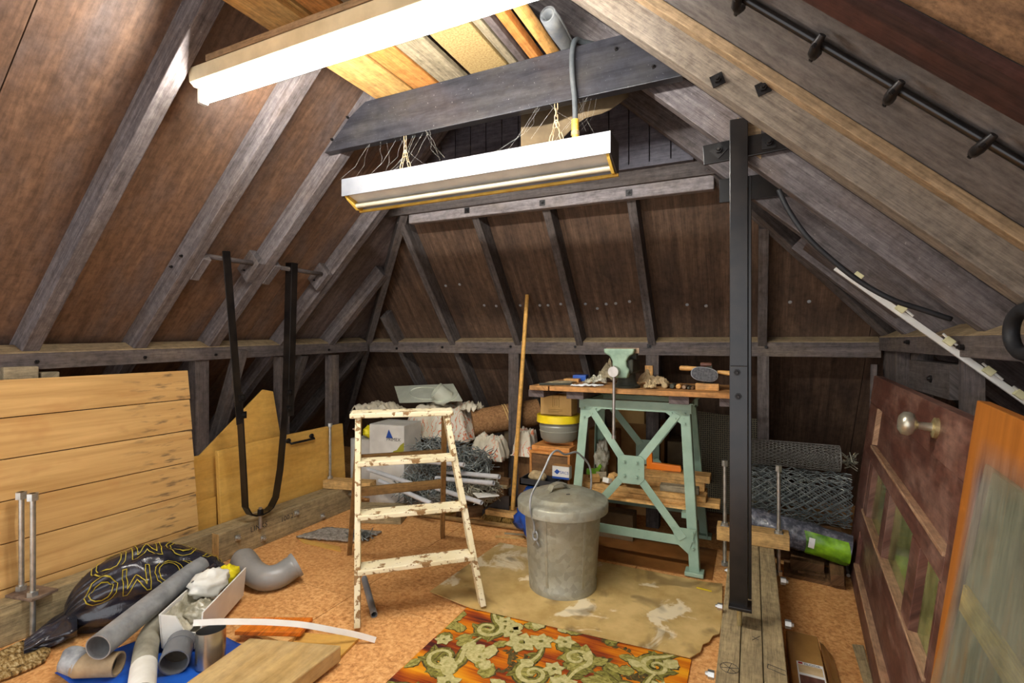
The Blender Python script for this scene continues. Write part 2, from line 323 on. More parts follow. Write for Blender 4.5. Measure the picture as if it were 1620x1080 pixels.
# ---------------------------------------------------------------- mesh helpers
W0 = {}
def V(*a): return Vector(a[0]) if len(a) == 1 else Vector(a)
class MB:
    def __init__(s): s.v = []; s.f = []; s.uv = []
    def face(s, pts, uvs):
        i = len(s.v); s.v += [V(p) for p in pts]; s.f.append(tuple(range(i, i+len(pts)))); s.uv.append(uvs)
    def idxface(s, ids, uvs): s.f.append(tuple(ids)); s.uv.append(uvs)
    def hexa(s, c, L=None):
        """8 corners: c[0..3] start ring, c[4..7] end ring; grain runs start->end"""
        b = len(s.v); s.v += [V(p) for p in c]
        L = L or (V(c[4])-V(c[0])).length; r = random.random()*5; o = 0
        a = [(V(c[(k+1) % 4])-V(c[k])).length for k in range(4)]
        for k in range(4):
            k2 = (k+1) % 4
            s.idxface((b+k, b+4+k, b+4+k2, b+k2), [(r, r+o), (r+L, r+o), (r+L, r+o+a[k]), (r, r+o+a[k])]); o += a[k]
        for q, off in (((3, 2, 1, 0), 0), ((0, 1, 2, 3), 4)):
            p = [V(c[off+k]) for k in q]; ax = (p[1]-p[0]).length; ay = (p[2]-p[1]).length
            s.idxface([b+off+k for k in q][::-1], [(r, r), (r+.02, r+ax), (r+.02, r+ax+ay), (r, r+ay)])
        return s
    def beam(s, p0, p1, w, h, up=(0, 0, 1), ref='c', uv0=None):
        """w across (dir x up), h along up. ref 'c' centre line, 'b' bottom line, 't' top line"""
        p0 = V(p0); p1 = V(p1); d = (p1-p0).normalized(); up = V(up)
        side = d.cross(up).normalized(); up = side.cross(d).normalized()
        lo, hi = {'c': (-h/2, h/2), 'b': (0, h), 't': (-h, 0)}[ref]
        ring = [(-w/2, lo), (w/2, lo), (w/2, hi), (-w/2, hi)]
        c = [p0+side*a+up*b for a, b in ring]+[p1+side*a+up*b for a, b in ring]
        return s.hexa(c)
    def box(s, c, size, rz=0, M=None):
        c = V(c); M = M or Matrix.Rotation(rz, 3, 'Z'); ax = [M.col[i]*size[i]/2 for i in range(3)]
        k = max(range(3), key=lambda i: size[i]); i, j = [(1, 2), (2, 0), (0, 1)][k]
        A, B, Cc = ax[k], ax[i], ax[j]
        ring = [(-1, -1), (1, -1), (1, 1), (-1, 1)]
        return s.hexa([c-A+B*a+Cc*b for a, b in ring]+[c+A+B*a+Cc*b for a, b in ring])
    def prism(s, poly, O, A, B, N, t, uvo=(0, 0)):
        """polygon (a,b) in frame O,A,B extruded by t along N"""
        O = V(O); A = V(A); B = V(B); N = V(N); n = len(poly); b = len(s.v)
        s.v += [O+A*p[0]+B*p[1] for p in poly]+[O+A*p[0]+B*p[1]+N*t for p in poly]
        uv = [(p[0]+uvo[0], p[1]+uvo[1]) for p in poly]
        s.idxface(range(b, b+n), uv); s.idxface([b+n+k for k in range(n)][::-1], uv[::-1])
        for k in range(n):
            k2 = (k+1) % n; q, r = uv[k], uv[k2]
            s.idxface((b+k2, b+k, b+n+k, b+n+k2), [r, q, (q[0]+.003, q[1]+t), (r[0]+.003, r[1]+t)])
        return s
    def tube(s, pts, r, n=8, cap=True, closed=False):
        pts = [V(p) for p in pts]; N = len(pts); rs = r if isinstance(r, (list, tuple)) else [r]*N
        b = len(s.v); prev = None; L = 0
        for i, p in enumerate(pts):
            if closed: d = pts[(i+1) % N]-pts[i-1]
            else: d = pts[min(i+1, N-1)]-pts[max(i-1, 0)]
            if d.length < 1e-9: d = V(0, 0, 1)
            d.normalize()
            if prev is None:
                up = V(0, 0, 1) if abs(d.z) < .9 else V(1, 0, 0); e = d.cross(up).normalized()
            else:
                e = prev-d*prev.dot(d)
                e = e.normalized() if e.length > 1e-6 else d.cross(V(0, 0, 1)).normalized()
            prev = e; g = d.cross(e)
            for k in range(n):
                a = 2*math.pi*k/n; s.v.append(p+(e*math.cos(a)+g*math.sin(a))*rs[i])
        M = N if closed else N-1
        for i in range(M):
            i2 = (i+1) % N; l = (pts[i2]-pts[i]).length
            for k in range(n):
                k2 = (k+1) % n; w = 2*math.pi*rs[i]/n
                s.idxface((b+i*n+k, b+i2*n+k, b+i2*n+k2, b+i*n+k2)[::-1], [(L, k*w), (L+l, k*w), (L+l, k*w+w), (L, k*w+w)][::-1])
            L += l
        if cap and not closed:
            s.idxface([b+k for k in range(n)], [(0, 0)]*n); s.idxface([b+(N-1)*n+k for k in range(n)][::-1], [(0, 0)]*n)
        return s
    def cyl(s, p0, p1, r, r1=None, n=16): return s.tube([p0, p1], [r, r if r1 is None else r1], n)
    def pipe(s, pts, ro, ri, n=20):
        """hollow pipe along points"""
        N = len(pts); b = len(s.v)
        ros = ro if isinstance(ro, (list, tuple)) else [ro]*N; ris = ri if isinstance(ri, (list, tuple)) else [ri]*N
        s.tube(pts, ros, n, cap=False); m = len(s.v)
        f0 = len(s.f); s.tube(pts, ris, n, cap=False)
        for i in range(f0, len(s.f)): s.f[i] = s.f[i][::-1]; s.uv[i] = s.uv[i][::-1]
        for k in range(n):
            k2 = (k+1) % n
            s.idxface((b+k, b+k2, m+k2, m+k)[::-1], [(0, 0)]*4)
            e = (N-1)*n; s.idxface((b+e+k, b+e+k2, m+e+k2, m+e+k), [(0, 0)]*4)
        return s
    def lathe(s, prof, O, axis=(0, 0, 1), n=32, closed_prof=False):
        O = V(O); ax = V(axis).normalized(); e = ax.cross(V(1, 0, 0) if abs(ax.x) < .9 else V(0, 1, 0)).normalized(); g = ax.cross(e)
        b = len(s.v); m = len(prof)
        for (r, z) in prof:
            for k in range(n):
                a = 2*math.pi*k/n; s.v.append(O+ax*z+(e*math.cos(a)+g*math.sin(a))*r)
        for i in range(m if closed_prof else m-1):
            i2 = (i+1) % m
            for k in range(n):
                k2 = (k+1) % n
                s.idxface((b+i*n+k, b+i*n+k2, b+i2*n+k2, b+i2*n+k), [(k/n, prof[i][1]), ((k+1)/n, prof[i][1]), ((k+1)/n, prof[i2][1]), (k/n, prof[i2][1])])
        return s
    def grid(s, fn, nu, nv, su=1, sv=1):
        b = len(s.v)
        for j in range(nv+1):
            for i in range(nu+1): s.v.append(V(fn(i/nu, j/nv)))
        for j in range(nv):
            for i in range(nu):
                q = (b+j*(nu+1)+i, b+j*(nu+1)+i+1, b+(j+1)*(nu+1)+i+1, b+(j+1)*(nu+1)+i)
                s.idxface(q, [(i/nu*su, j/nv*sv), ((i+1)/nu*su, j/nv*sv), ((i+1)/nu*su, (j+1)/nv*sv), (i/nu*su, (j+1)/nv*sv)])
        return s
    def ball(s, c, r, n=12, m=8, sc=(1, 1, 1), jit=0, seed=0):
        c = V(c); b = len(s.v)
        for j in range(m+1):
            th = math.pi*j/m
            for k in range(n):
                a = 2*math.pi*k/n; d = V(math.sin(th)*math.cos(a), math.sin(th)*math.sin(a), math.cos(th))
                q = 1+jit*noise.noise(d*2.3+V(seed, seed*.7, 0))+jit*.5*noise.noise(d*6+V(seed, 3, 0))
                s.v.append(c+V(d.x*sc[0], d.y*sc[1], d.z*sc[2])*r*q)
        for j in range(m):
            for k in range(n):
                k2 = (k+1) % n
                s.idxface((b+j*n+k, b+(j+1)*n+k, b+(j+1)*n+k2, b+j*n+k2), [(k/n, j/m)]*4)
        return s
    def build(s, name, mat, parent=None, smooth=False, bevel=0, solid=0, weld=False, sub=0, **props):
        xs = [p.x for p in s.v]; ys = [p.y for p in s.v]; zs = [p.z for p in s.v]
        c = V((min(xs)+max(xs))/2, (min(ys)+max(ys))/2, min(zs) if parent is None else (min(zs)+max(zs))/2)
        me = bpy.data.meshes.new(name); me.from_pydata([p-c for p in s.v], [], s.f)
        ul = me.uv_layers.new(name='UVMap'); k = 0; data = []
        for u in s.uv:
            for q in u: data += [q[0], q[1]]
        if len(data) == 2*len(me.loops): ul.data.foreach_set('uv', data)
        bm = bmesh.new(); bm.from_mesh(me)
        if weld: bmesh.ops.remove_doubles(bm, verts=bm.verts, dist=1e-5)
        if len(bm.faces) < 60000: bmesh.ops.recalc_face_normals(bm, faces=bm.faces)
        bm.to_mesh(me); bm.free()
        me.materials.append(MATS[mat] if isinstance(mat, str) else mat)
        if smooth:
            me.polygons.foreach_set('use_smooth', [True]*len(me.polygons))
            if smooth != True: me.set_sharp_from_angle(angle=math.radians(smooth))
        o = bpy.data.objects.new(name, me); COL.objects.link(o)
        if parent is not None: o.parent = parent; o.location = c-W0[parent.name]
        else: o.location = c
        W0[o.name] = c
        if solid: md = o.modifiers.new('solid', 'SOLIDIFY'); md.thickness = solid; md.offset = 0
        if bevel: md = o.modifiers.new('bevel', 'BEVEL'); md.width = bevel; md.segments = 2; md.limit_method = 'ANGLE'; md.angle_limit = .6
        if sub: md = o.modifiers.new('sub', 'SUBSURF'); md.levels = sub; md.render_levels = sub
        for a, b in props.items(): o[a] = b
        return o
def thing(name, label, cat, loc, group=None):
    o = bpy.data.objects.new(name, None); COL.objects.link(o); o.location = loc; o.empty_display_size = .05
    W0[o.name] = V(loc); o['label'] = label; o['category'] = cat
    if group: o['group'] = group
    return o
def struct(name, loc=(0, 0, 0)):
    o = bpy.data.objects.new(name, None); COL.objects.link(o); o.location = loc; o['kind'] = 'structure'; W0[o.name] = V(loc); return o
def tag(o, label, cat, group=None):
    o['label'] = label; o['category'] = cat
    if group: o['group'] = group
    return o
def bolt(parent, p, nrm, r=.011, L=.012, plate=0, mat='black_iron', name='bolt', rot=0):
    """hex head with optional square washer; p on the surface, nrm outward"""
    p = V(p); n = V(nrm).normalized(); m = MB()
    if plate:
        e = n.cross(V(0, 0, 1) if abs(n.z) < .9 else V(1, 0, 0)).normalized(); g = n.cross(e)
        e2 = e*math.cos(rot)+g*math.sin(rot); g2 = n.cross(e2)
        h = plate/2; m.prism([(-h, -h), (h, -h), (h, h), (-h, h)], p, e2, g2, n, .004)
        p = p+n*.004
    m.tube([p, p+n*L], r, 6); m.tube([p+n*L, p+n*(L+.008)], [r*.6, r*.45], 8)
    return m.build(name, mat, parent)
def text(parent, s, O, A, B, size, mat, name='lettering', outline=0, fn=None, lift=.0008, spacing=1):
    """flat lettering: O lower-left corner, A along the line, B up"""
    cu = bpy.data.curves.new('txt', 'FONT'); cu.body = s; cu.size = size; cu.space_character = spacing
    if outline: cu.fill_mode = 'NONE'; cu.bevel_depth = outline; cu.bevel_resolution = 0
    cu.resolution_u = 3
    to = bpy.data.objects.new('txt', cu); COL.objects.link(to)
    dg = bpy.context.evaluated_depsgraph_get(); me0 = to.evaluated_get(dg).to_mesh()
    A = V(A).normalized(); B = V(B).normalized(); N = A.cross(B); O = V(O); m = MB()
    if fn:
        bm = bmesh.new(); bm.from_mesh(me0)
        for _ in range(4):
            es = [e for e in bm.edges if e.calc_length() > .014]
            if not es: break
            bmesh.ops.subdivide_edges(bm, edges=es, cuts=1)
        me0 = bpy.data.meshes.new('txt'); bm.to_mesh(me0); bm.free()
    for v in me0.vertices:
        m.v.append(fn(v.co.x, v.co.y) if fn else O+A*v.co.x+B*v.co.y+N*(lift+v.co.z))
    for p in me0.polygons: m.f.append(tuple(p.vertices)); m.uv.append([(0, 0)]*len(p.vertices))
    to.to_mesh_clear() if hasattr(to, 'to_mesh_clear') else None
    bpy.data.objects.remove(to); bpy.data.curves.remove(cu)
    return m.build(name, mat, parent)
def lerp(a, b, t): return V(a)*(1-t)+V(b)*t
def bez(p0, p1, p2, p3, n=12):
    p0, p1, p2, p3 = map(V, (p0, p1, p2, p3)); out = []
    for i in range(n+1):
        t = i/n; q = 1-t; out.append(p0*q**3+p1*3*q*q*t+p2*3*q*t*t+p3*t**3)
    return out
def smooth_path(pts, n=6):
    pts = [V(p) for p in pts]; out = []
    for i in range(len(pts)-1):
        p0 = pts[max(i-1, 0)]; p1 = pts[i]; p2 = pts[i+1]; p3 = pts[min(i+2, len(pts)-1)]
        for k in range(n):
            t = k/n; out.append(.5*((2*p1)+(p2-p0)*t+(2*p0-5*p1+4*p2-p3)*t*t+(3*p1-p0-3*p2+p3)*t**3))
    out.append(pts[-1]); return out
def wire_links(parent, path, mat, name, r=.0022, ll=.034, lw=.014):
    """welded chain along a polyline"""
    path = [V(p) for p in path]; m = MB(); tot = sum((path[i+1]-path[i]).length for i in range(len(path)-1))
    n = max(2, round(tot/(ll-.008)))
    def at(d):
        for i in range(len(path)-1):
            l = (path[i+1]-path[i]).length
            if d <= l or i == len(path)-2: return lerp(path[i], path[i+1], d/l), (path[i+1]-path[i]).normalized()
            d -= l
    for k in range(n):
        p, t = at(tot*(k+.5)/n); e = t.cross(V(1, 0, 0) if k % 2 else V(0, 1, 0))
        if e.length < .1: e = t.cross(V(0, 0, 1))
        e.normalize(); loop = []
        for q in range(12):
            a = 2*math.pi*q/12; cx = math.cos(a); sy = math.sin(a)
            loop.append(p+t*(cx*lw/2+(ll/2-lw/2)*(1 if cx > 0 else -1))+e*sy*lw/2)
        m.tube(loop, r, 5, closed=True)
    return m.build(name, mat, parent, smooth=True)
# ================================================================ THE SETTING
RD = .11   # rafter depth
NL = V(-LT, 0, 1).normalized(); NR = V(RT, 0, 1).normalized(); NB = V(0, BT, 1).normalized()
GY = 2.72  # plane of the boarded gable above the hip
XR = (LZ-LT*LX-RZ-RT*RX)/(-(LT+RT)); ZRIDGE = zl(XR)
def hipL(y): return LX+(zb(y)-LZ)/LT
def hipR(y): return RX-(zb(y)-RZ)/RT
# ---- floor
floor = MB().box((-1.2, 2.0, -.03), (6.6, 5.6, .04)).build('floor', 'chipboard', kind='structure')
xs = [-4.4, -3.0, -1.78, -.58, .62, 2.0]
ys = [-.75, .35, 1.9, 2.96, 3.75, 4.75]
for i in range(5):
    for j in range(5):
        MB().box(((xs[i]+xs[i+1])/2, (ys[j]+ys[j+1])/2, -.005), (xs[i+1]-xs[i]-.0035, ys[j+1]-ys[j]-.0035, .01)).build('floor_panel', 'chipboard', floor)
# ---- left slope
wall_left = struct('wall_left', (LX, 1.5, 0))
def roof_panel(parent, pts, n, mat, off=RD+.001, t=.016, name='roof_panel', grain=None, uvr=True):
    """pts on the rafter underside plane; moved out by off along n; grain = direction of the boards"""
    n = V(n); g = V(grain).normalized(); s_ = n.cross(g).normalized()
    P = [V(p)+n*off for p in pts]; O = P[0]; r = random.random()*7 if uvr else 0
    return MB().prism([((p-O).dot(g), (p-O).dot(s_)) for p in P], O, g, s_, n, t, (r, r)).build(name, mat, parent)
def PL(x, y): return V(x, y, zl(x))
def PR(x, y): return V(x, y, zr(x))
def PB(x, y): return V(x, y, zb(y))
EL = -4.5; ER = 2.15
gl = V(1, 0, LT); gr = V(-1, 0, RT); gb = V(0, -1, BT)
edges = [-.7, -.12, .36, .80, 1.185, 1.68, 2.09, 2.36, GY]
for a, b in zip(edges, edges[1:]):
    a2, b2 = a+.002, b-.002
    roof_panel(wall_left, [PL(EL, a2), PL(EL, b2), PL(XR, b2), PL(XR, a2)], NL, 'roof_board', grain=gl)
for a, b in ((GY, 3.08), (3.08, 3.62), (3.62, 4.62)):
    roof_panel(wall_left, [PL(EL, a+.002), PL(EL, b-.002), PL(max(EL, hipL(b)+.2), b-.002), PL(hipL(a)+.2, a+.002)], NL, 'roof_board_grey', grain=gl)
MB().prism([(-.7, 0), (4.8, 0), (4.8, 4.75), (-.7, 4.75)], V(EL, 0, zl(EL))+NL*(RD+.03), (0, 1, 0), gl.normalized(), NL, .01).build('leak_sheet', 'rubber', wall_left)  # unseen dark sheet added to stop light leaking between the panels
def rafter(parent, p0, p1, n, w=.065, mat='rafter_wood', depth=RD, name='rafter'):
    d = (V(p1)-V(p0)).normalized()
    return MB().beam(V(p0)+V(n)*depth/2, V(p1)+V(n)*depth/2, w, depth, n).build(name, mat, parent, bevel=.003)
for y in (1.178, 1.645, 2.065): rafter(wall_left, PL(EL, y), PL(XR-.01, y), NL)
rafter(wall_left, PL(EL, 2.585), PL(XR-.01, 2.585), NL)
rafter(wall_left, PL(EL, 3.045), PL(hipL(3.045)-.02, 3.045), NL)
rafter(wall_left, PL(EL, 3.50), PL(hipL(3.50)-.02, 3.50), NL, mat='rafter_back')
# hip rafters
rafter(wall_left, V(hipL(4.3), 4.3, zb(4.3)), V(hipL(2.76), 2.76, zb(2.76)), (NL+NB).normalized(), .05, 'rafter_back')
def rail(parent, path_a, path_b, out, z_a, z_b, hgt, dep, rise, name='purlin_rail'):
    """bevelled wall-plate rail; out = horizontal direction away from the room"""
    out = V(out)
    def ring(p, z): return [V(p.x, p.y, z), V(p.x, p.y, z-hgt), V(p.x, p.y, z-hgt)+out*dep, V(p.x, p.y, z+rise)+out*dep]
    o = MB().hexa(ring(V(path_a), z_a)+ring(V(path_b), z_b)).build(name, 'rail_wood', parent, bevel=.003)
    q = [ring(V(path_a), z_a), ring(V(path_b), z_b)]
    up = V(0, 0, .004)
    MB().hexa([q[0][0]+up*.1, q[0][0]+up, q[0][3]+up, q[0][3]+up*.1]+[q[1][0]+up*.1, q[1][0]+up, q[1][3]+up, q[1][3]+up*.1]).build('lit_top', 'rail_top_lit', o)  # light on the top face painted as a paler strip
    return o
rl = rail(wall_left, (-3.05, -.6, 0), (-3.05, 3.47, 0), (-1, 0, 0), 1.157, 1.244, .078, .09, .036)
for u, v in ((58, 572), (229, 565), (341, 561), (463, 556), (520, 553)):
    p = onX(u, v, -3.049); bolt(rl, p, (1, 0, 0), .009, .008)
# knee posts
for y in (2.0, 2.61, 3.10, .55):
    p = MB().beam((-3.10, y, 0), (-3.10, y, 1.14), .085, .07, (1, 0, 0)).build('knee_post', 'rail_wood', wall_left, bevel=.003)
# short struts behind the posts and the cleat pairs that carry the strap rods
for y, x in ((2.25, -3.55), (2.8, -3.6)):
    MB().beam((x, y, .0), (x+.5, y, zl(x+.5)-.02), .06, .07).build('strut', 'rafter_back', wall_left)
def cleat(y, x, L=.15, side=1):
    c = PL(x, y)+NL*.055
    o = MB().box(c, (L, .045, .12), M=Matrix((gl.normalized(), V(0, 1, 0), NL)).transposed()).build('cleat', 'rafter_wood', wall_left, bevel=.003)
    for k in (-.035, .035):
        bolt(o, c+gl.normalized()*k+V(0, -.023, 0), (0, -1, 0), .006, .006)
cl = [(1.70, -2.62), (2.01, -2.60), (2.12, -2.60), (2.53, -2.60)]
for y, x in cl: cleat(y, x)
for a, b in ((1.70, 2.01), (2.12, 2.53)):
    MB().cyl((-2.60, a, 1.70), (-2.60, b, 1.70), .014).build('strap_rod', 'rail_wood', wall_left, smooth=True)
for u, v in ((288, 405), (272, 422)):
    p = onY(u, v, 1.611); bolt(wall_left, p, (0, -1, 0), .008, .006)
# ---- back slope
wall_back = struct('wall_back', (-1.2, BY, 0))
bx = [-4.5, -3.4, -2.75, -2.19, -1.6, -1.12, -.61, .06, .62, 1.3, 2.15]
for a, b in zip(bx, bx[1:]):
    a2, b2 = a+.002, b-.002
    def ytop(x):
        yl = BY-((zl(x)-BZ)/BT); yr = BY-((zr(x)-BZ)/BT); return min(4.6, max(GY+.03, yl-.15, yr-.15))
    pts = [PB(a2, 4.62), PB(b2, 4.62), PB(b2, ytop(b2))]
    for xm in (hipR(GY-.12), hipL(GY-.12)):
        if a2 < xm < b2: pts.append(PB(xm, GY+.03))
    pts.append(PB(a2, ytop(a2)))
    roof_panel(wall_back, pts, NB, 'back_board', grain=gb)
for x, top in ((-2.185, 2.80), (-1.605, 2.78), (-1.117, 2.78), (-.61, 2.78), (.056, 2.98), (-2.75, 3.30)):
    rafter(wall_back, PB(x, 4.4), PB(x, top), NB, .05, 'rafter_back')
rafter(wall_back, V(hipR(4.3), 4.3, zb(4.3)), V(hipR(2.76), 2.76, zb(2.76)), (NR+NB).normalized(), .05, 'rafter_back')
br = rail(wall_back, (-3.04, BY-.0, 0), (.66, BY-.0, 0), (0, 1, 0), 1.245, 1.245, .088, .09, .03)
for u, v in ((808, 548), (910, 548), (1027, 547), (1212, 549), (700, 549), (628, 551)):
    p = onY(u, v, BY-.001); bolt(br, p, (0, -1, 0), .010, .009, .028 if u == 1027 else 0)
for x in (-1.634, -.605, .061):
    MB().beam((x, 3.50, 0), (x, 3.50, 1.16), .085 if x < 0 else .065, .07, (0, 1, 0)).build('knee_post', 'rafter_back', wall_back, bevel=.003)
for u, v in ((705, 452), (727, 450), (766, 483), (785, 484), (823, 483), (854, 483), (867, 483), (887, 481), (926, 481), (945, 488), (959, 481), (974, 480), (996, 477), (1087, 482), (1117, 484), (1250, 478), (1280, 477)):
    r = ray(u, v); O = PB(0, BY)+NB*(RD-.001); d = (O-V(0, 0, EYE)).dot(NB)/r.dot(NB); p = V(0, 0, EYE)+r*d
    MB().lathe([(0, -.004), (.007, -.003), (.011, 0), (.011, .002)], p, NB, n=10).build('nail_head', 'clay_grey', wall_back)
# header beam across the tops of the back rafters
pa, pb = V(-2.085, 2.795, 2.085), V(-.175, 2.795, 2.072)
hb = MB().beam(pa, pb, .05, .088).build('header_beam', 'light_grey_beam', wall_back, bevel=.006)
for u, v in ((739, 333), (858, 321), (995, 305)):
    bolt(hb, onY(u, v, 2.769), (0, -1, 0), .010, .008, .034)
# vertical matchboard gable above the hip
n_b = 18; x0, x1 = -2.23, -.272
for i in range(n_b):
    a = x0+(x1-x0)*i/n_b+.0025; b = x0+(x1-x0)*(i+1)/n_b-.0025
    top = lambda x: min(zl(x), zr(x))+RD*1.38
    if top(a) < 2.25: continue
    MB().prism([(a, 2.195), (b, 2.195), (b, top(b)), (a, top(a))], (0, GY, 0), (1, 0, 0), (0, 0, 1), (0, 1, 0), .018).build('gable_board', 'gable_grey', wall_back, bevel=.002)
MB().prism([(-2.6, 2.10), (.25, 2.10), (XR, 3.35)], (0, GY+.03, 0), (1, 0, 0), (0, 0, 1), (0, 1, 0), .02).build('gable_backing', 'rafter_back', wall_back)  # unseen board added to stop light showing through the matchboard gaps
MB().box((-1.25, GY+.008, 2.185), (1.96, .03, .022)).build('gable_sill', 'gable_grey', wall_back)
MB().prism([(-4.9, 0), (2.6, 0), (2.6, 3.2), (-4.9, 3.2)], V(0, 4.66, zb(4.66))+NB*(RD+.03), (1, 0, 0), gb.normalized(), NB, .01).build('leak_sheet', 'rubber', wall_back)  # added backing out of view, blocks light at the back panel seams
# ---- right slope
wall_right = struct('wall_right', (RX, 1.5, 0))
MB().prism([(-.7, 0), (4.8, 0), (4.8, 4.75), (-.7, 4.75)], V(ER, 0, zr(ER))+NR*(RD+.03), (0, 1, 0), gr.normalized(), NR, .01).build('leak_sheet', 'rubber', wall_right)  # added backing out of view, keeps light out of the right slope seams
redges = [-.7, .1, .60, 1.09]
for a, b in zip(redges, redges[1:]):
    roof_panel(wall_right, [PR(XR, a+.002), PR(XR, b-.002), PR(ER, b-.002), PR(ER, a+.002)], NR, 'chip_brown', grain=gr)
roof_panel(wall_right, [PR(XR, 1.092), PR(XR, 1.655), PR(ER, 1.655), PR(ER, 1.092)], NR, 'right_board', grain=gr)
redges = [1.66, 2.13, 2.62, GY]
for a, b in zip(redges, redges[1:]):
    roof_panel(wall_right, [PR(XR, a+.002), PR(XR, b-.002), PR(ER, b-.002), PR(ER, a+.002)], NR, 'roof_board_grey', grain=gr)
for a, b in ((GY, 3.08), (3.08, 3.62), (3.62, 4.62)):
    roof_panel(wall_right, [PR(hipR(a)-.2, a+.002), PR(min(ER, hipR(b)-.2), b-.002), PR(ER, b-.002), PR(ER, a+.002)], NR, 'roof_board_grey', grain=gr)
rn = rafter(wall_right, PR(ER, 1.668), PR(XR+.01, 1.668), NR, .07, 'rafter_near', .115)
MB().beam(PR(ER, 1.612)+NR*.095, PR(XR+.02, 1.612)+NR*.095, .042, .029, NR).build('batten', 'batten_wood', wall_right, bevel=.003)
for u, v in ((1135, 127), (1207, 140)):
    bolt(rn, onY(u, v, 1.632), (0, -1, 0), .011, .010, .036, rot=.3)
r3 = rafter(wall_right, PR(ER, 2.125), PR(XR+.01, 2.125), NR, .065)
r4 = rafter(wall_right, PR(ER, 2.61), PR(XR+.01, 2.61), NR, .065)
rafter(wall_right, PR(ER, 3.05), PR(hipR(3.05)+.02, 3.05), NR, .065)
rafter(wall_right, PR(ER, 3.5), PR(hipR(3.5)+.02, 3.5), NR, .065, 'rafter_back')
# noggin flush between the far rafters (grey board end above the rail)
MB().beam(PR(.22, 2.85)+NR*.03, PR(.60, 2.85)+NR*.03, .20, .025, NR).build('lining_board', 'rafter_wood', wall_right)
# dark plank strip and conduit on the near boards
MB().beam(PR(ER, 1.135)+NR*.098, PR(XR, 1.135)+NR*.098, .10, .02, NR).build('cover_strip', 'dark_strip', wall_right)
rr = rail(wall_right, (.645, -.6, 0), (.645, 3.46, 0), (1, 0, 0), 1.262, 1.272, .072, .10, .045)
for u, v in ((1438, 541), (1524, 549)): bolt(rr, onX(u, v, .643), (-1, 0, 0), .011, .012)
for y, wd in ((3.40, .30), (2.93, .10), (2.34, .055), (1.2, .08)):
    MB().beam((.71, y, 0), (.71, y, 1.2), wd, .06, (-1, 0, 0)).build('knee_post', 'rail_wood', wall_right, bevel=.003)
nb = MB().beam((.70, 2.37, 1.10), (.70, 2.90, 1.10), .09, .13).build('blocking', 'rafter_back', wall_right)
bolt(nb, onX(1473, 599, .655), (-1, 0, 0), .016, .006)
MB().beam((.72, 2.45, .30), (.72, 3.3, .30), .05, .18).build('blocking', 'rafter_back', wall_right)
# steel tie plates bolted to the rafters by the post
tp = MB().beam((-.17, 2.076, 1.965), (.17, 2.076, 1.985), .012, .075).build('tie_plate', 'black_steel', wall_right, bevel=.002)
for x in (-.115, .055): bolt(tp, (x, 2.070, 1.975), (0, -1, 0), .013, .010, .045, 'black_iron', rot=.78 if x < 0 else 0)
tp = MB().beam((-.14, 2.565, 1.955), (.21, 2.565, 1.955), .012, .11).build('tie_plate', 'black_steel', wall_right, bevel=.002)
bolt(tp, (.12, 2.559, 1.955), (0, -1, 0), .011, .010)
MB().prism([(0, 0), (.10, -.095), (.10, .02), (.02, .075)], (-.07, 2.09, 2.02), (1, 0, 0), (0, 0, 1), (0, 1, 0), .035).build('packing_block', 'batten_wood', wall_right)
# ---- ceiling: ridge and collar beams
ceiling = struct('ceiling', (XR, 1.5, ZRIDGE))
MB().beam((XR, -.7, ZRIDGE+.02), (XR, GY, ZRIDGE+.02), .04, .16).build('ridge_board', 'rafter_back', ceiling)
def collar(yc, z0, h, t):
    zt = z0+h
    xa = lambda z: LX+(z-LZ)/LT; xb = lambda z: RX-(z-RZ)/RT
    o = 0.02
    pts = [(xa(z0)-.06, z0), (xb(z0)+.06, z0), (xb(z0)+.0, z0+.08), (xb(zt)-.02, zt), (xa(zt)+.02, zt)]
    pts = [(xa(z0)-.07, z0), (xb(z0)+.12, z0), (xb(zt)+.12, zt), (xa(zt)-.02, zt), (xa(zt-.05)-.07, zt-.06)]
    return MB().prism(pts, (0, yc, 0), (1, 0, 0), (0, 0, 1), (0, 1, 0), t).build('collar_beam', 'collar_black', ceiling, bevel=.003)
cb = collar(1.985, 2.245, .215, .045)
for u, v in ((526, 221), (551, 186), (975, 78), (1034, 106)): bolt(cb, onY(u, v, 1.984), (0, -1, 0), .008, .006)
collar(.32, 2.245, .215, .045)
# ================================================================ OVERHEAD THINGS
# lit fluorescent batten, fixed to a timber hung from the loft planks
FY, FZ = 1.27, 2.20
t = thing('fluorescent_light', 'lit bare-tube fluorescent batten on a timber strip under the loft planks', 'light', (-1.2, FY, FZ))
XA, XB = -1.955, -.42
prof = [(-.052, .062), (.052, .062), (.047, .012), (.03, .0), (-.03, .0), (-.047, .012)]
MB().prism([(p[0], p[1]) for p in prof], (XA, FY, FZ+.035), (0, 1, 0), (0, 0, 1), (1, 0, 0), XB-XA).build('housing', 'cream_metal', t, bevel=.002)
MB().box(((XA+XB)/2+.05, FY, FZ+.109), (XB-XA-.12, .11, .022)).build('mounting_batten', 'batten_wood', t)
for x in (-.95, -.55): MB().box((x, FY, FZ+.187), (.06, .045, .135)).build('hanger', 'batten_wood', t)
for x in (XA+.012, XB-.012):
    MB().box((x, FY, FZ+.012), (.022, .034, .07)).build('lamp_holder', 'white_plastic', t, bevel=.004)
MB().cyl((XA+.024, FY, FZ), (XB-.024, FY, FZ), .019, n=20).build('tube', 'tube_glow', t, smooth=60, label='glowing white fluorescent tube')
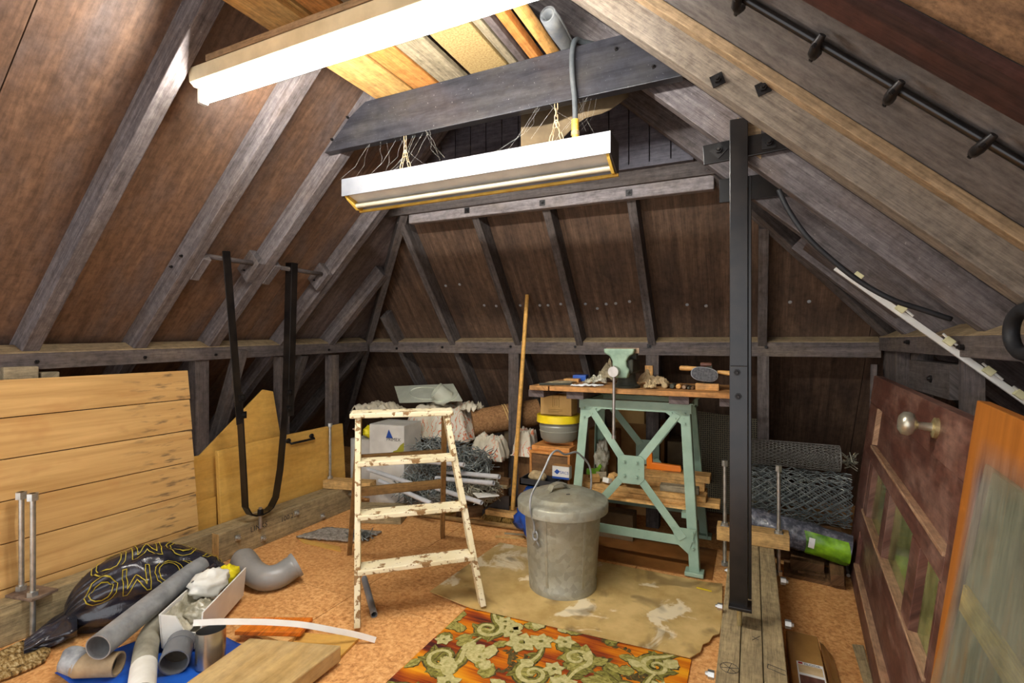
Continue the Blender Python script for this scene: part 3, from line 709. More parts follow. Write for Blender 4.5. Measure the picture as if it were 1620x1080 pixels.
# unlit trough light on chains
HY = 1.985
A = onY(541, 283, HY-.06); B = onY(966, 208, HY-.06)
t = thing('hanging_light', 'unlit fluorescent trough light hanging on chains below the black collar beam', 'light', ((A.x+B.x)/2, HY, 1.95))
zt_ = (A.z+B.z)/2; hx0, hx1 = A.x, B.x; fh = .085
MB().box(((hx0+hx1)/2, HY-.06, zt_-fh/2), (hx1-hx0, .006, fh)).build('front_panel', 'silver_face', t)
MB().box(((hx0+hx1)/2, HY+.07, zt_-fh/2-.02), (hx1-hx0, .006, fh+.04)).build('rear_panel', 'silver_face', t)
MB().box(((hx0+hx1)/2, HY+.005, zt_-.003), (hx1-hx0, .125, .006)).build('top_panel', 'silver_face', t)
for x in (hx0+.003, hx1-.003):
    MB().prism([(-.06, 0), (.073, 0), (.073, -fh-.04), (.04, -fh-.045), (-.06, -fh)], (x-.003, HY, zt_), (0, 1, 0), (0, 0, 1), (1, 0, 0), .006).build('end_plate', 'dark_end', t)
    sx = 1 if x < (hx0+hx1)/2 else -1
    MB().prism([(-.055, -fh+.003), (-.035, -fh-.014), (.03, -fh-.05), (.07, -fh-.045), (.07, -fh+.01)], (x+sx*.012-.005, HY, zt_), (0, 1, 0), (0, 0, 1), (1, 0, 0), .012).build('end_cap', 'yellow_plastic', t)
MB().prism([(-.05, -fh+.012), (.065, -fh-.02), (.065, -fh-.015), (-.05, -fh+.017)], (hx0+.02, HY, zt_), (0, 1, 0), (0, 0, 1), (1, 0, 0), hx1-hx0-.04).build('reflector', 'white_metal', t)
MB().cyl((hx0+.02, HY+.025, zt_-fh-.028), (hx1-.02, HY+.025, zt_-fh-.028), .014).build('tube', 'old_tube', t, smooth=60)
MB().box(((hx0+hx1)/2, HY+.07, zt_-fh-.046), (hx1-hx0, .012, .012)).build('rim_strip', 'yellow_plastic', t)
for u in (641, 880):
    p = onY(u, 212, HY+.005); x = p.x; zc = 2.245
    wire_links(t, [(x, HY+.005, zc), (x, HY+.005, zc-.075)], 'chain_steel', 'chain')
    for s_ in (-1, 1):
        wire_links(t, [(x, HY+.005, zc-.072), (x+s_*.035, HY+.005, zt_)], 'chain_steel', 'chain')
# cable with yellow sleeve
x = onY(910, 100, 1.97).x
t = thing('power_cable', 'grey flex over the collar beam with a yellow sleeve into the trough light', 'cable', (x, 1.97, zt_))
MB().tube(smooth_path([(x+.06, 2.06, 2.49), (x+.02, 2.02, 2.49), (x-.0, 1.973, 2.478), (x-.012, 1.965, 2.42), (x-.01, 1.966, 2.32), (x-.002, 1.968, 2.24), (x, 1.97, zt_+.075)]), .011, 10).build('flex', 'grey_cable', t, smooth=True)
MB().tube([(x, 1.97, zt_+.09), (x, 1.97, zt_+.035), (x+.006, 1.97, zt_-.0)], [.0155, .0155, .013], 12).build('sleeve', 'yellow_plastic', t, smooth=50)
for k in range(3): MB().tube([(x+.016*math.cos(a*.7), 1.97+.016*math.sin(a*.7), zt_+.04-k*.006) for a in range(9)], .0025, 5, closed=True).build('wire_tie', 'chain_steel', t)
# planks and poles stored across the collars
PZ = 2.462
def loft(name, u0, u1, label, mat, y0=-.1, y1=2.40, th=.022, dz=0, cat='plank', yaw=0):
    a = onZ(u0, 155-(u0-591)*.224, PZ); b = onZ(u1, 155-(u1-591)*.224, PZ)
    w_ = abs(b.x-a.x); xc = (a.x+b.x)/2
    o = MB().beam((xc, y0, PZ+dz), (xc+yaw*(y1-y0), y1, PZ+dz), w_-.004, th, ref='b').build(name, mat, bevel=.002)
    return tag(o, label, cat, 'timber stored across the collar beams')
loft('loft_plank', 591, 650, 'orange pine plank over the collar beam, nearest the left roof slope', 'pine')
o = loft('plank_offcut', 601, 646, 'short pine board with a rounded end under the orange loft plank', 'pine', .40, 1.62, .02, -.021)
loft('loft_plank', 654, 693, 'brown plank over the collar beam between orange and grey planks', 'crate_wood')
loft('loft_plank', 696, 738, 'grey weathered plank over the collar beam', 'grey_offcut')
loft('loft_board', 747, 806, 'speckled yellow chipboard strip lying over the collar beam', 'chip_yellow')
loft('loft_batten', 809, 822, 'narrow grey batten beside the chipboard strip in the loft', 'grey_offcut', th=.03)
loft('loft_batten', 824, 836, 'dark grey batten standing on edge in the loft', 'bearer', th=.05)
loft('red_batten', 842, 857, 'reddish-brown batten with a screw hole above the collar beam', 'crate_wood', th=.04)
a = onZ(879, 88, PZ+.02)
o = MB().cyl((a.x-.03, -.05, PZ+.026), (a.x, 2.38, PZ+.026), .026, n=14).build('wooden_pole', 'tool_wood', smooth=60)
tag(o, 'round wooden pole over the collar beam beside the rolled cloth', 'pole', 'timber stored across the collar beams')
XPOLE = a.x
def roll_cloth(u, v):
    r = .030+.004*math.sin(u*9)
    a_ = v*2*math.pi*1.5; rr_ = r*(1-.25*v)
    return V(XPOLE+.060+math.cos(a_)*rr_*1.0, 1.80+u*.50, PZ+.034+math.sin(a_)*rr_)
o = MB().grid(roll_cloth, 8, 24).build('rolled_cloth', 'cloth_grey', smooth=True, solid=.008)
tag(o, 'grey rolled cloth lying across the top of the collar beam', 'cloth')
p = onY(1180, 0, 1.2)
# brown paper sheet hanging behind the beam
o = MB().grid(lambda u, v: V(-.98+.50*u, 2.16+.03*math.sin(u*7), 2.35-.19*v*(1-.7*u*u)+.01*math.sin(u*15+v*5)), 14, 8).build('paper_sheet', 'cardboard_dim', smooth=True, solid=.002)
tag(o, 'creased brown paper sheet hanging behind the black collar beam', 'paper')
MB  # conduit with saddle clips on the right slope
t = thing('conduit', 'black conduit pipe with saddle clips running down the right roof boards', 'pipe', (.3, 1.3, 1.7))
def roofR(u, v, off):   # point on the right boards
    r = ray(u, v); O = PR(RX, 0)+NR*(RD-off); n = NR
    d = (O-V(0, 0, EYE)).dot(n)/r.dot(n); return V(0, 0, EYE)+r*d
q0 = roofR(1180, 5, .012); q1 = roofR(1618, 252, .012)
yc = (q0.y+q1.y)/2; q0.y = q1.y = yc
dq = (q1-q0).normalized()
MB().cyl(q0-dq*.5, q1+dq*.5, .009, n=12).build('tube', 'black_steel', t, smooth=60)
for u, v in ((1175, 6), (1300, 62), (1422, 137), (1565, 220)):
    p = roofR(u, v, .012); k = (p-q0).dot(dq); p = q0+dq*k
    s_ = V(0, 1, 0); m = MB()
    m.tube([p+s_*.038-NR*.0, p+s_*.024-NR*.016, p-s_*.0-NR*.020, p-s_*.024-NR*.016, p-s_*.038-NR*.0], [.008, .011, .012, .011, .008], 8)
    m.tube([p+s_*.03-NR*.012, p+s_*.03-NR*.026], .005, 6); m.tube([p-s_*.03-NR*.012, p-s_*.03-NR*.026], .005, 6)
    m.build('saddle_clip', 'black_iron', t, smooth=50)
# steel hanger post on the right
t = thing('steel_post', 'black steel angle post from the rafter down to the floor beam', 'post', (-.045, 2.055, .20))
px_ = -.045; py_ = 2.055
zt2 = 2.075
m = MB(); m.box((px_-.0, py_, (zt2+.985)/2), (.062, .012, zt2-.985)); m.build('front_bar', 'black_steel', t, bevel=.002)
m = MB(); m.box((px_+.037, py_+.028, (1.86+.30)/2+.0), (.012, .05, 1.56)); m.build('side_flange', 'black_steel', t, bevel=.002)
m = MB(); m.box((px_, py_-.013, (1.16+.275)/2), (.062, .012, .885)); m.build('lower_bar', 'black_steel', t, bevel=.002)
for u, v in ((1166, 589), (1168, 627)): bolt(t, onY(u, v, py_-.019), (0, -1, 0), .012, .010)
MB().box((px_+.005, py_+.0, .275), (.078, .08, .012)).build('foot_plate', 'black_steel', t, bevel=.002)
MB().cyl((px_+.002, py_+.0, .20), (px_+.002, py_+.0, .27), .009, n=10).build('threaded_rod', 'brass', t, smooth=50)
# strap hanger on the left
t = thing('steel_strap', 'black V-shaped steel strap hanging from the roof rods to the floor beam', 'strap', (-2.70, 2.08, .19))
xa_, xb_ = -2.60, -2.72
yb = 2.112
def arm(y0, sgn):
    p0 = V(xa_-.02, y0, 1.735); p1 = V(xa_-.08, lerp((0, y0, 0), (0, yb+sgn*.095, 0), .66).y, .80)
    m = MB().beam(p0, p1, .055, .010, (0, 1, 0)); return m, p0, p1
ya, yb2 = 1.83, 2.245
for y0, sg in ((ya, -1), (yb2, 1)):
    p0 = V(-2.60, y0, 1.74); pm = V(-2.66, yb+sg*.155, .78)
    m = MB().beam(p0, pm, .055, .008, (0, 1, 0)); m.beam(p0+V(.026, sg*.02, 0), pm+V(.026, sg*.02, 0), .005, .045, (0, 1, 0)); m.build('strap_arm', 'black_steel', t, bevel=.0015)
    for z in (.83, .93):
        k = (z-1.74)/(.78-1.74); q = lerp(p0, pm, k); bolt(t, q+V(.03, 0, 0), (1, 0, 0), .012, .008, .04)
pts = [V(-2.655, yb-.168, .96), V(-2.67, yb-.125, .45), V(-2.685, yb-.105, .28)]
pts += [V(-2.69, yb-.085*math.cos(a), .25-.045*math.sin(a)) for a in [i*math.pi/6 for i in range(1, 6)]]
pts += [V(-2.685, yb+.105, .28), V(-2.67, yb+.125, .45), V(-2.655, yb+.168, .96)]
m = MB()
for a, b in zip(pts, pts[1:]):
    d = (b-a).normalized(); m.beam(a-d*.003, b+d*.003, .05, .009, d.cross(V(1, 0, 0)))
m.build('yoke', 'black_steel', t)
MB().cyl((-2.69, yb, .12), (-2.69, yb, .245), .010).build('threaded_rod', 'steel_bar', t, smooth=50)
bolt(t, (-2.69, yb, .212), (0, 0, 1), .018, .022)
# ================================================================ LEFT SIDE
BH = .165
t = thing('tie_beam', 'weathered double floor beam with bolts running along the left eaves', 'beam', (-2.78, 1.6, 0))
MB().beam((-2.815, -.6, 0), (-2.815, 2.95, 0), .10, BH, ref='b').build('rear_timber', 'timber', t, bevel=.004)
ft = MB().beam((-2.735, 1.86, 0), (-2.735, 2.90, 0), .058, BH+.004, ref='b').build('front_timber', 'timber', t, bevel=.004)
MB().box((-2.735, 1.8585, .084), (.056, .003, .16)).build('end_grain', 'timber_fresh', ft)
for u, v in ((376, 850), (416, 851), (469, 811), (510, 816)):
    bolt(t, onX(u, v, -2.705), (1, 0, 0), .013, .016, .034, 'zinc', 'nut_bolt')
bolt(t, (-2.735, 2.902, .12), (0, 1, 0), .013, .02, 0, 'zinc', 'nut_bolt'); bolt(t, (-2.70, 2.875, .12), (1, -.2, 0), .014, .02, 0, 'zinc', 'nut_bolt')
text(t, 'LINKS', onX(396, 842, -2.7055), (0, 1, 0), (0, 0, 1), .045, 'ink')
text(t, '100.25', onX(444, 826, -2.7055), (0, 1, 0), (0, 0, 1), .045, 'ink')
# rod clamp at near end
t = thing('rod_clamp', 'steel clamp plate with two tall threaded rods on the left floor beam', 'clamp', (-2.80, 1.06, 0))
r1 = onX(47, 930, -2.735); MB().prism([(-.07, -.05), (.085, -.05), (.085, .05), (-.07, .05)], (-2.80, 1.075, BH), V(1, .2, 0).normalized(), V(-.2, 1, 0).normalized(), (0, 0, 1), .012).build('clamp_plate', 'plate_rust', t, bevel=.002)
for x, y, z0, z1 in ((-2.742, 1.06, .0, .61), (-2.855, 1.065, BH, .60)):
    ro = MB().cyl((x, y, z0), (x, y, z1), .0105, n=10).build('threaded_rod', 'zinc', t, smooth=50)
    MB().tube([(x, y, z1-.03), (x, y, z1)], .020, 6).build('nut', 'zinc', ro)
    MB().tube([(x, y, BH+.0125), (x, y, BH+.032)], .020, 6).build('nut', 'zinc', ro)
# T&G plank panel leaning on the knee posts
t = thing('boarded_hatch', 'large pine boarded hatch with black mould streaks leaning behind the rods', 'hatch', (-2.95, 1.2, 0))
lean = V(-.115, 0, 1.08).normalized(); nrm = V(1.08, 0, .115).normalized()
O = V(-2.872, 0, 0.004)
top = 1.085; n_p = 6; hh = [0, .185, .375, .555, .735, .915, top]
for i in range(6):
    a = hh[i]+.002; b = hh[i+1]-.002
    ye = 1.865-.0*i
    MB().prism([(.6-.99, a), (ye-.99, a), (ye-.99-.004, b), (.6-.99, b)], O+V(0, .99, 0), (0, 1, 0), lean, nrm, -.022, (0, i*1.7)).build('board', 'pine_mould', t, bevel=.002)
for y in (.8, 1.6): MB().beam(O+V(-.046, y, .02), O+V(-.046, y, 0)+lean*1.05, .08, .02, nrm).build('cross_batten', 'pine', t)
# stone-like blocks on top of panel edge
for u0, u1, y_, lab in ((5, 62, .0, 'grey weathered timber block under the left rail, larger of the two'), (66, 95, .0, 'small grey timber block under the left rail')):
    a = onX(u0, 598, -3.02); b = onX(u1, 598, -3.02); z0 = 1.02
    o = MB().box((-3.075, (a.y+b.y)/2, 1.08 if u0 < 10 else 1.065), (.11, b.y-a.y, .11 if u0 < 10 else .08)).build('timber_block', 'grey_offcut', bevel=.006)
    tag(o, lab, 'block')
o = MB().box((-3.085, .95, .5125), (.08, .25, 1.02)).build('block_support', 'rafter_back', wall_left)
# plywood sheet with black handle
t = thing('plywood_hatch', 'plywood hatch with a black handle leaning behind the floor beam', 'hatch', (-2.93, 2.4, 0))
O = V(-2.885, 0, .002); ln = V(-.055, 0, .6).normalized(); nn = V(.6, 0, .055).normalized()
ya = onX(350, 830, -2.895).y; yb_ = onX(547, 760, -2.895).y
MB().prism([(ya, 0), (yb_, 0), (yb_+.015, .60), (ya+.27, .595), (ya+.01, .585)], O, (0, 1, 0), ln, nn, -.032).build('sheet', 'ply', t, bevel=.003)
h0 = onX(450, 693, -2.97); h1 = onX(487, 688, -2.97)
m = MB(); c0 = O+ln*.555+V(0, h0.y, 0); c1 = O+ln*.555+V(0, h1.y, 0)
m.tube([c0, c0+nn*.03-ln*.02, c1+nn*.03-ln*.02, c1], .008, 8)
m.ball(c0+nn*.004, .022, 10, 6, (.4, 1, .8)); m.ball(c1+nn*.004, .022, 10, 6, (.4, 1, .8)); m.build('handle', 'black_iron', t, smooth=True)
O2 = V(-2.99, 0, .0)
o = MB().prism([(1.86, 0), (2.62, 0), (2.50, .90), (2.42, .92), (1.96, .56), (1.86, .56)], O2, (0, 1, 0), V(-.07, 0, 1).normalized(), V(1, 0, .07).normalized(), -.014).build('plywood_offcut', 'ply', bevel=.002)
tag(o, 'slant-cut plywood sheet standing behind the handled hatch', 'panel')
o = MB().prism([(1.84, 0), (2.02, 0), (2.02, .30), (1.84, .30)], V(-2.95, 0, 0), (0, 1, 0), V(-.05, 0, 1).normalized(), V(1, 0, .05).normalized(), -.012).build('plywood_scrap', 'ply', bevel=.002)
tag(o, 'small plywood piece standing between the pine hatch and the handled hatch', 'panel')
# clamp block on far end of beam with rod
t = thing('rod_block', 'fresh timber clamp block with one tall threaded rod on the left beam end', 'clamp', (-2.76, 2.86, BH))
MB().beam((-2.865, 2.81, BH+.0045), (-2.50, 2.90, BH+.004), .10, .06, ref='b').build('block', 'timber_fresh', t, bevel=.003)
ro = MB().cyl((-2.84, 2.82, BH+.05), (-2.84, 2.82, .64), .0105, n=10).build('threaded_rod', 'zinc', t, smooth=50)
MB().tube([(-2.84, 2.82, .615), (-2.84, 2.82, .642)], .017, 6).build('nut', 'zinc', ro)
MB().tube([(-2.84, 2.82, BH+.066), (-2.84, 2.82, BH+.082)], .02, 6).build('nut', 'zinc', ro)
# rug scrap in the corner
o = MB().grid(lambda u, v: V(-2.73+.24*u+.02*math.sin(v*9), .50+.52*v+.02*math.sin(u*11), .012+.012*noise.noise(V(u*9, v*9, 1))), 26, 26).build('rug_scrap', 'rug_scrap', smooth=True, solid=.012)
tag(o, 'matted brown and cream rug scrap beside the rod clamp', 'rug')
# ---- black rubble sack with outlined print
sk = thing('rubble_sack', 'full black plastic sack with yellow outlined lettering on the floor', 'sack', (-2.42, 1.40, 0))
SA = V(-2.655, 1.12, 0); SB = V(-2.40, 1.72, 0)      # neck end, far end
ax = (SB-SA); Lb = ax.length; ax.normalize(); sd = V(ax.y, -ax.x, 0)
cx_ = (SA+SB)/2
def sack(u, v):
    """u round the axis 0..1, v along 0..1"""
    th = u*2*math.pi; w = math.sin(math.pi*min(1, max(0, v))**.8)**.55 if 0 < v < 1 else 0
    R = .155*w+.004
    cn, sn = math.cos(th), math.sin(th)
    fold = 1+.15*noise.noise(V(cn*1.5, sn*1.5, v*2.2+1))+.06*noise.noise(V(cn*4+3, sn*4, v*3))+.10*math.sin(th*8+4*noise.noise(V(cn, sn, v*2)))*max(0, 1-v*1.15)+.17*(.3-abs(noise.noise(V(cn*3.2, sn*3.2, v*5+4))))+.03*noise.noise(V(cn*9, sn*9, v*12))
    y = math.cos(th)*R*1.0*fold; z = math.sin(th)*R*.95*fold
    p = SA+ax*(v*Lb)+sd*y+V(0, 0, 1)*(max(.003, .135*w**.6+z))
    return p
m = MB().grid(lambda u, v: sack(u, v), 90, 60); m.build('sack_body', 'black_film', sk, smooth=True, weld=True)
# gathered neck
def neck(u, v):
    th = u*2*math.pi; R = (.028+.075*v)*(1+.35*noise.noise(V(math.cos(th)*2.5, math.sin(th)*2.5, v*3)))+.012*math.sin(th*5)*(1-v*.3)
    p = V(-2.63, .99, .03)+(SA-V(-2.63, .99, 0)+ax*.05)*v
    return p+sd*math.cos(th)*R*1.25+V(0, 0, max(.003-.03, math.sin(th)*R*.6)+.02*v)
MB().grid(neck, 60, 20).build('sack_neck', 'black_film', sk, smooth=True)
def onsack(off, v0):
    def fn(x, y):
        v = v0-x/Lb*.98; u = off-y*1.05
        p = sack(u % 1, v); q = sack((u+.01) % 1, v); r = sack(u % 1, v+.01)
        n = (q-p).cross(r-p); n = n.normalized() if n.length > 0 else V(0, 0, 1)
        if n.dot(p-(SA+ax*(v*Lb)+V(0, 0, .1))) < 0: n = -n
        return p+n*.006
    return fn
text(sk, 'KOMO', (0, 0, 0), (1, 0, 0), (0, 1, 0), .17, 'gold_print', outline=.0016, fn=onsack(.30, .93))
text(sk, 'KOMO', (0, 0, 0), (1, 0, 0), (0, 1, 0), .17, 'gold_print', outline=.0016, fn=onsack(.46, .88))
text(sk, 'KOMO', (0, 0, 0), (1, 0, 0), (0, 1, 0), .15, 'gold_print', outline=.0016, fn=onsack(.14, .80))
# crumpled film at the near side of the sack
# ---- blue tarp on the floor
tp_pts = [onZ(60, 1095), onZ(140, 1040), onZ(230, 1000), onZ(330, 1000), onZ(395, 1022), onZ(300, 1090), onZ(150, 1150)]
def tarp(u, v):
    a = lerp(V(-2.37, .98, 0), V(-2.28, 1.42, 0), v); b = lerp(V(-1.86, .96, 0), V(-1.84, 1.40, 0), v); p = lerp(a, b, u)
    return p+V(0, 0, .004+.002*noise.noise(V(u*6, v*6, 0))+.001*math.sin(u*17+v*9))
o = MB().grid(tarp, 40, 30).build('blue_tarp', 'blue_tarp', smooth=True, solid=.002); tag(o, 'creased blue tarp under the loose pipe pieces', 'tarp')
# ---- pipes
def hollow(name, pts, ro, ri, mat, label, cat='pipe', n=24, grp=None, bevel=0):
    t = thing(name, label, cat, V(pts[0]).lerp(V(pts[-1]), .5)*1.0 - V(0, 0, 0), grp)
    MB().pipe(pts, ro, ri, n).build('wall', mat, t, smooth=50)
    return t
a = onZ(155, 1024, .138); b = onZ(316, 895, .165)
d = (b-a).normalized()
t = hollow('drain_pipe', [a, b], .046, .042, 'galv_pipe', 'long straight grey drain pipe lying across the black sack')
MB().tube([a+d*.10, a+d*.115], .041, 20).build('inside', 'bore_shade', t)  # dark disc painted as the shade down the pipe
# clay elbow stub
t = thing('clay_bend', 'short dirty clay pipe bend below the long grey pipe', 'pipe', onZ(150, 1060))
e0 = onZ(188, 1050, .045); e1 = onZ(118, 1052, .05)
dd = (e0-e1).normalized()
pts = [e0, lerp(e0, e1, .5), e1+dd*.02, e1-dd*.03+V(0, .02, .01), e1-dd*.045+V(0, .05, .02)]
MB().pipe(pts, [.042, .042, .043, .043, .040], .036, 22).build('wall', 'clay_pipe', t, smooth=50)
MB().tube([e0-dd*.03, e0-dd*.035], .0362, 20).build('inside', 'bore_shade', t)  # recessed dark plug standing in for the shaded bore
MB().tube([e1+dd*.03, e1-dd*.025+V(0, .015, .008), e1-dd*.045+V(0, .045, .02)], [.0445, .046, .043], 20, cap=False).build('collar', 'clay_grey', t, smooth=50)
# pale bent pipe
q = [onZ(222, 1105, .05), onZ(228, 1050, .05), onZ(234, 1015, .055), onZ(247, 992, .06), onZ(262, 982, .07)]
t = thing('pale_pipe', 'dirty pale grey bent pipe with a cream painted end on the tarp', 'pipe', onZ(235, 1040))
MB().pipe(smooth_path(q, 4), .042, .037, 22).build('wall', 'pipe_dirty', t, smooth=50)
MB().tube([q[0]+(q[1]-q[0])*.08, q[1]+(q[0]-q[1])*.1], .0428, 22, cap=False).build('painted_end', 'white_crumple', t, smooth=50)
# dark coupling
q0 = onZ(277, 1042, .055); q1 = onZ(290, 1005, .07); dq_ = (q1-q0).normalized()
t = thing('pipe_coupling', 'dark grey plastic pipe coupling open towards the room', 'pipe', V(q0.x, q0.y, 0))
MB().pipe([q0-dq_*.02, q0+dq_*.065], .050, .045, 24).build('socket', 'pvc_dark', t, smooth=50)
MB().pipe([q0+dq_*.06, q0+dq_*.072, q0+dq_*.10], [.052, .0485, .0485], .043, 24).build('spigot', 'pvc_dark', t, smooth=50)
MB().tube([q0+dq_*.045, q0+dq_*.055], .0455, 20).build('bore_plug', 'bore_shade', t)  # solid dark disc closing the socket, in place of shade inside
# metal duct sleeve standing upright
c = onZ(333, 1050, .008)
o = MB().pipe([c, c+V(-.012, .01, .125)], .052, .0505, 30).build('duct_sleeve', 'shiny_metal', smooth=50)
tag(o, 'short shiny metal duct sleeve standing on the blue tarp', 'duct')
# white gutter piece (open trough) with plastic inside
t = thing('gutter_piece', 'white plastic trough piece stuffed with crumpled bags', 'gutter', onZ(300, 1000))
g0 = onZ(286, 1034); g1 = onZ(360, 952); gd = (g1-g0).normalized(); gs = V(gd.y, -gd.x, 0); gl_ = (g1-g0).length
m = MB(); T = .006
sec = [(-.08, .14), (-.07, .01), (-.05, .0), (.05, 0), (.07, .01), (.083, .14)]
for (a0, b0), (a1, b1) in zip(sec, sec[1:]):
    hi0 = b0; hi1 = b1
    P = g0+gs*a0+V(0, 0, b0+.02); Q = g0+gs*a1+V(0, 0, b1+.02)
    m.beam((P+Q)/2, (P+Q)/2+gd*gl_, (Q-P).length+.004, T, gd.cross(Q-P))
m.build('trough', 'white_plastic', t)
MB().prism([(-.08, .14), (-.07, .01), (-.05, 0), (.05, 0), (.07, .01), (.075, .06), (.015, .065), (-.02, .13)], g0+V(0, 0, .02), gs, (0, 0, 1), gd, .006).build('end_cap', 'white_plastic', t)
# black film draped from the floor beside the pipe up over the left rim of the trough
def film(u, v):
    p = g0+gd*(gl_*(.50+.48*v))
    off, z = ((-.150+.05*u/.6), .012+.115*(u/.6)**1.5) if u < .6 else ((-.100+.055*(u-.6)/.4), .127+.065*math.sin(math.pi*.62*(u-.6)/.4))
    return p+gs*off+V(0, 0, z+.012*noise.noise(V(u*6, v*7, 3))*min(1, 3*u)+.006*noise.noise(V(u*13, v*15, 7)))
o = MB().grid(film, 24, 40).build('film_scrap', 'black_film', smooth=True, solid=.0015); tag(o, 'crumpled black film draped over the left rim of the white trough', 'film')
cN = g0+gd*(gl_*.62)
o = MB().ball(cN+V(0, 0, .165)-gs*.010, .068, 22, 16, (.95, 1.2, .8), .35, 3).build('crumpled_bag', 'white_crumple', smooth=True); tag(o, 'crumpled white bag in the white trough', 'bag')
o = MB().ball(cN+gs*.022+gd*.095+V(0, 0, .155), .052, 20, 14, (1, 1.1, .8), .4, 9).build('crumpled_bag', 'yellow_bag', smooth=True); tag(o, 'crumpled bright yellow bag in the white trough', 'bag')
o = MB().ball(g0+gd*(gl_*.35)+gs*.0+V(0, 0, .095), .05, 26, 18, (1, 1.25, .75), .4, 5).build('crumpled_film', 'cloudy_film', smooth=True); tag(o, 'crumpled cloudy clear film in the near end of the white trough', 'film')
o = MB().grid(lambda u, v: g0+gd*(.02+.26*u)-gs*(.07-.08*v*v)+V(0, 0, .155-.09*v+.02*noise.noise(V(u*6, v*4, 2))), 20, 10).build('film_strip', 'cloudy_film', smooth=True, solid=.002); tag(o, 'cloudy film strip curling over the trough edge', 'film')
# grey elbow
t = thing('pipe_elbow', 'big glossy grey plastic pipe elbow with collars by the floor beam', 'pipe', onZ(425, 930))
e = [onZ(383, 884, .085), onZ(398, 903, .075), onZ(418, 914, .062), onZ(440, 911, .062), onZ(458, 900, .075), onZ(470, 892, .09)]
sp = smooth_path(e, 5)
MB().pipe(sp[2:], .060, .054, 26).build('bend', 'pvc_grey', t, smooth=50)
MB().pipe([sp[-4], sp[-3], sp[-1]], [.060, .0655, .0655], .056, 26).build('collar', 'pvc_grey', t, smooth=50)
MB().pipe([sp[1], sp[3], sp[5]], [.0655, .0655, .060], .052, 26).build('collar', 'pvc_grey', t, smooth=50)
dv = (e[0]-e[1]).normalized(); MB().pipe([sp[1], sp[1]+dv*.05], .045, .041, 24).build('spigot', 'pvc_dark', t, smooth=50)
# boards on the floor
def flat_board(name, pix, z, th, mat, label, cat='board', par=None, bevel=.002, tilt=0):
    P = [onZ(u, v, z+th) for u, v in pix]; O = P[0]; e = (P[1]-P[0]).normalized(); g = V(-e.y, e.x, 0)
    o = MB().prism([((p-O).dot(e), (p-O).dot(g)) for p in P], O, e, g, (0, 0, 1), -th).build(name, mat, par, bevel=bevel)
    if not par: tag(o, label, cat)
    return o
flat_board('yellow_board', [(478, 1000), (570, 1006), (536, 1040), (440, 1045), (400, 1020)], .001, .012, 'ply', 'yellow plywood scrap lying under the orange board and the ladder foot')
flat_board('orange_board', [(371, 998), (398, 976), (495, 976), (475, 1000)], .032, .018, 'orange_wood', 'varnished orange board piece under the curved white strip')
o = flat_board('broad_plank', [(250, 1110), (395, 1008), (540, 1020), (420, 1110)], .014, .062, 'broad_plank', 'thick broad mottled plank lying over the yellow plywood scrap', 'plank', bevel=.006)
MB().box(onZ(440, 1000, .0225), (.2, .1, .017)).build('packer', 'offcut'); tag(bpy.data.objects['packer'], 'small packing piece under the orange board', 'block')
# curved white strip
st = [(306, 985, .170), (326, 984, .168), (350, 983, .163), (390, 983, .15), (430, 984, .135), (480, 988, .11), (530, 997, .072), (565, 1004, .04), (594, 1012, .012)]
pp = smooth_path([onZ(u, v, z) for u, v, z in st], 5); m = MB()
for a, b in zip(pp, pp[1:]): m.beam(a-(b-a)*.04, b+(b-a)*.04, .004, .022, (0, .3, 1))
o = m.build('curved_strip', 'white_plastic'); tag(o, 'thin curved white plastic strip springing from the trough over the orange board', 'strip')
# lint mat and small bits by the beam
o = MB().grid(lambda u, v: V(-2.60+.38*u+.05*v, 2.30+.20*v+.10*u, .016+.008*noise.noise(V(u*14, v*14, 4))), 30, 16).build('felt_mat', 'lint_grey', smooth=True, solid=.012); tag(o, 'fluffy grey felt mat on the floor behind the stepladder', 'mat')
flat_board('plywood_sliver', [(470, 850), (538, 864), (540, 872), (480, 858)], .0, .006, 'ply', 'thin plywood sliver beside the grey felt mat')
# thin pipe under ladder
a = onZ(592, 972, .014); b = onZ(579, 925, .014); b = a+(b-a)*1.25
o = MB().pipe([a, b], .0155, .0125, 16).build('conduit_offcut', 'pvc_dark', smooth=50); tag(o, 'short grey conduit offcut on the floor inside the stepladder feet', 'pipe')
# ================================================================ STEPLADDER
t = thing('stepladder', 'worn cream-painted wooden stepladder with three treads and a top board', 'ladder', (-1.6, 2.15, 0))
fl, fr = V(-1.534, 1.678, .009), V(-1.121, 2.054, .019); tl, tr = V(-1.70, 1.865, .885), V(-1.365, 2.12, .885)
bl, br_ = V(-2.141, 2.278, .010), V(-1.785, 2.723, .010); ul, ur = V(-1.745, 1.925, .86), V(-1.42, 2.185, .86)
cr = ((fr-fl).normalized()+(tr-tl).normalized()).normalized()      # across
def stile(a, b, mat, w=.028, dpt=.085, name='stile'):
    d = (b-a).normalized(); dep = d.cross(cr).normalized()
    return MB().beam(a, b, w, dpt, dep).build(name, mat, t, bevel=.003)
bk = V(-cr.y, cr.x, 0)
for a, b in ((fl, tl), (fr, tr)): stile(a+bk*.03, b+bk*.03, 'ladder_paint', .026, .075)
for a, b in ((bl, ul), (br_, ur)): stile(a, b, 'ladder_bare', .026, .045, 'rear_leg')
for k in (.253, .505, .765):
    a = lerp(fl, tl, k)+bk*.03; b = lerp(fr, tr, k)+bk*.03
    MB().beam(a, b, .10, .022).build('tread', 'ladder_paint', t, bevel=.004)
a = tl+(tl-tr).normalized()*.035+bk*.045+V(0, 0, .012); b = tr+(tr-tl).normalized()*.035+bk*.045+V(0, 0, .012)
MB().beam(a, b, .135, .024).build('top_board', 'ladder_paint', t, bevel=.005)
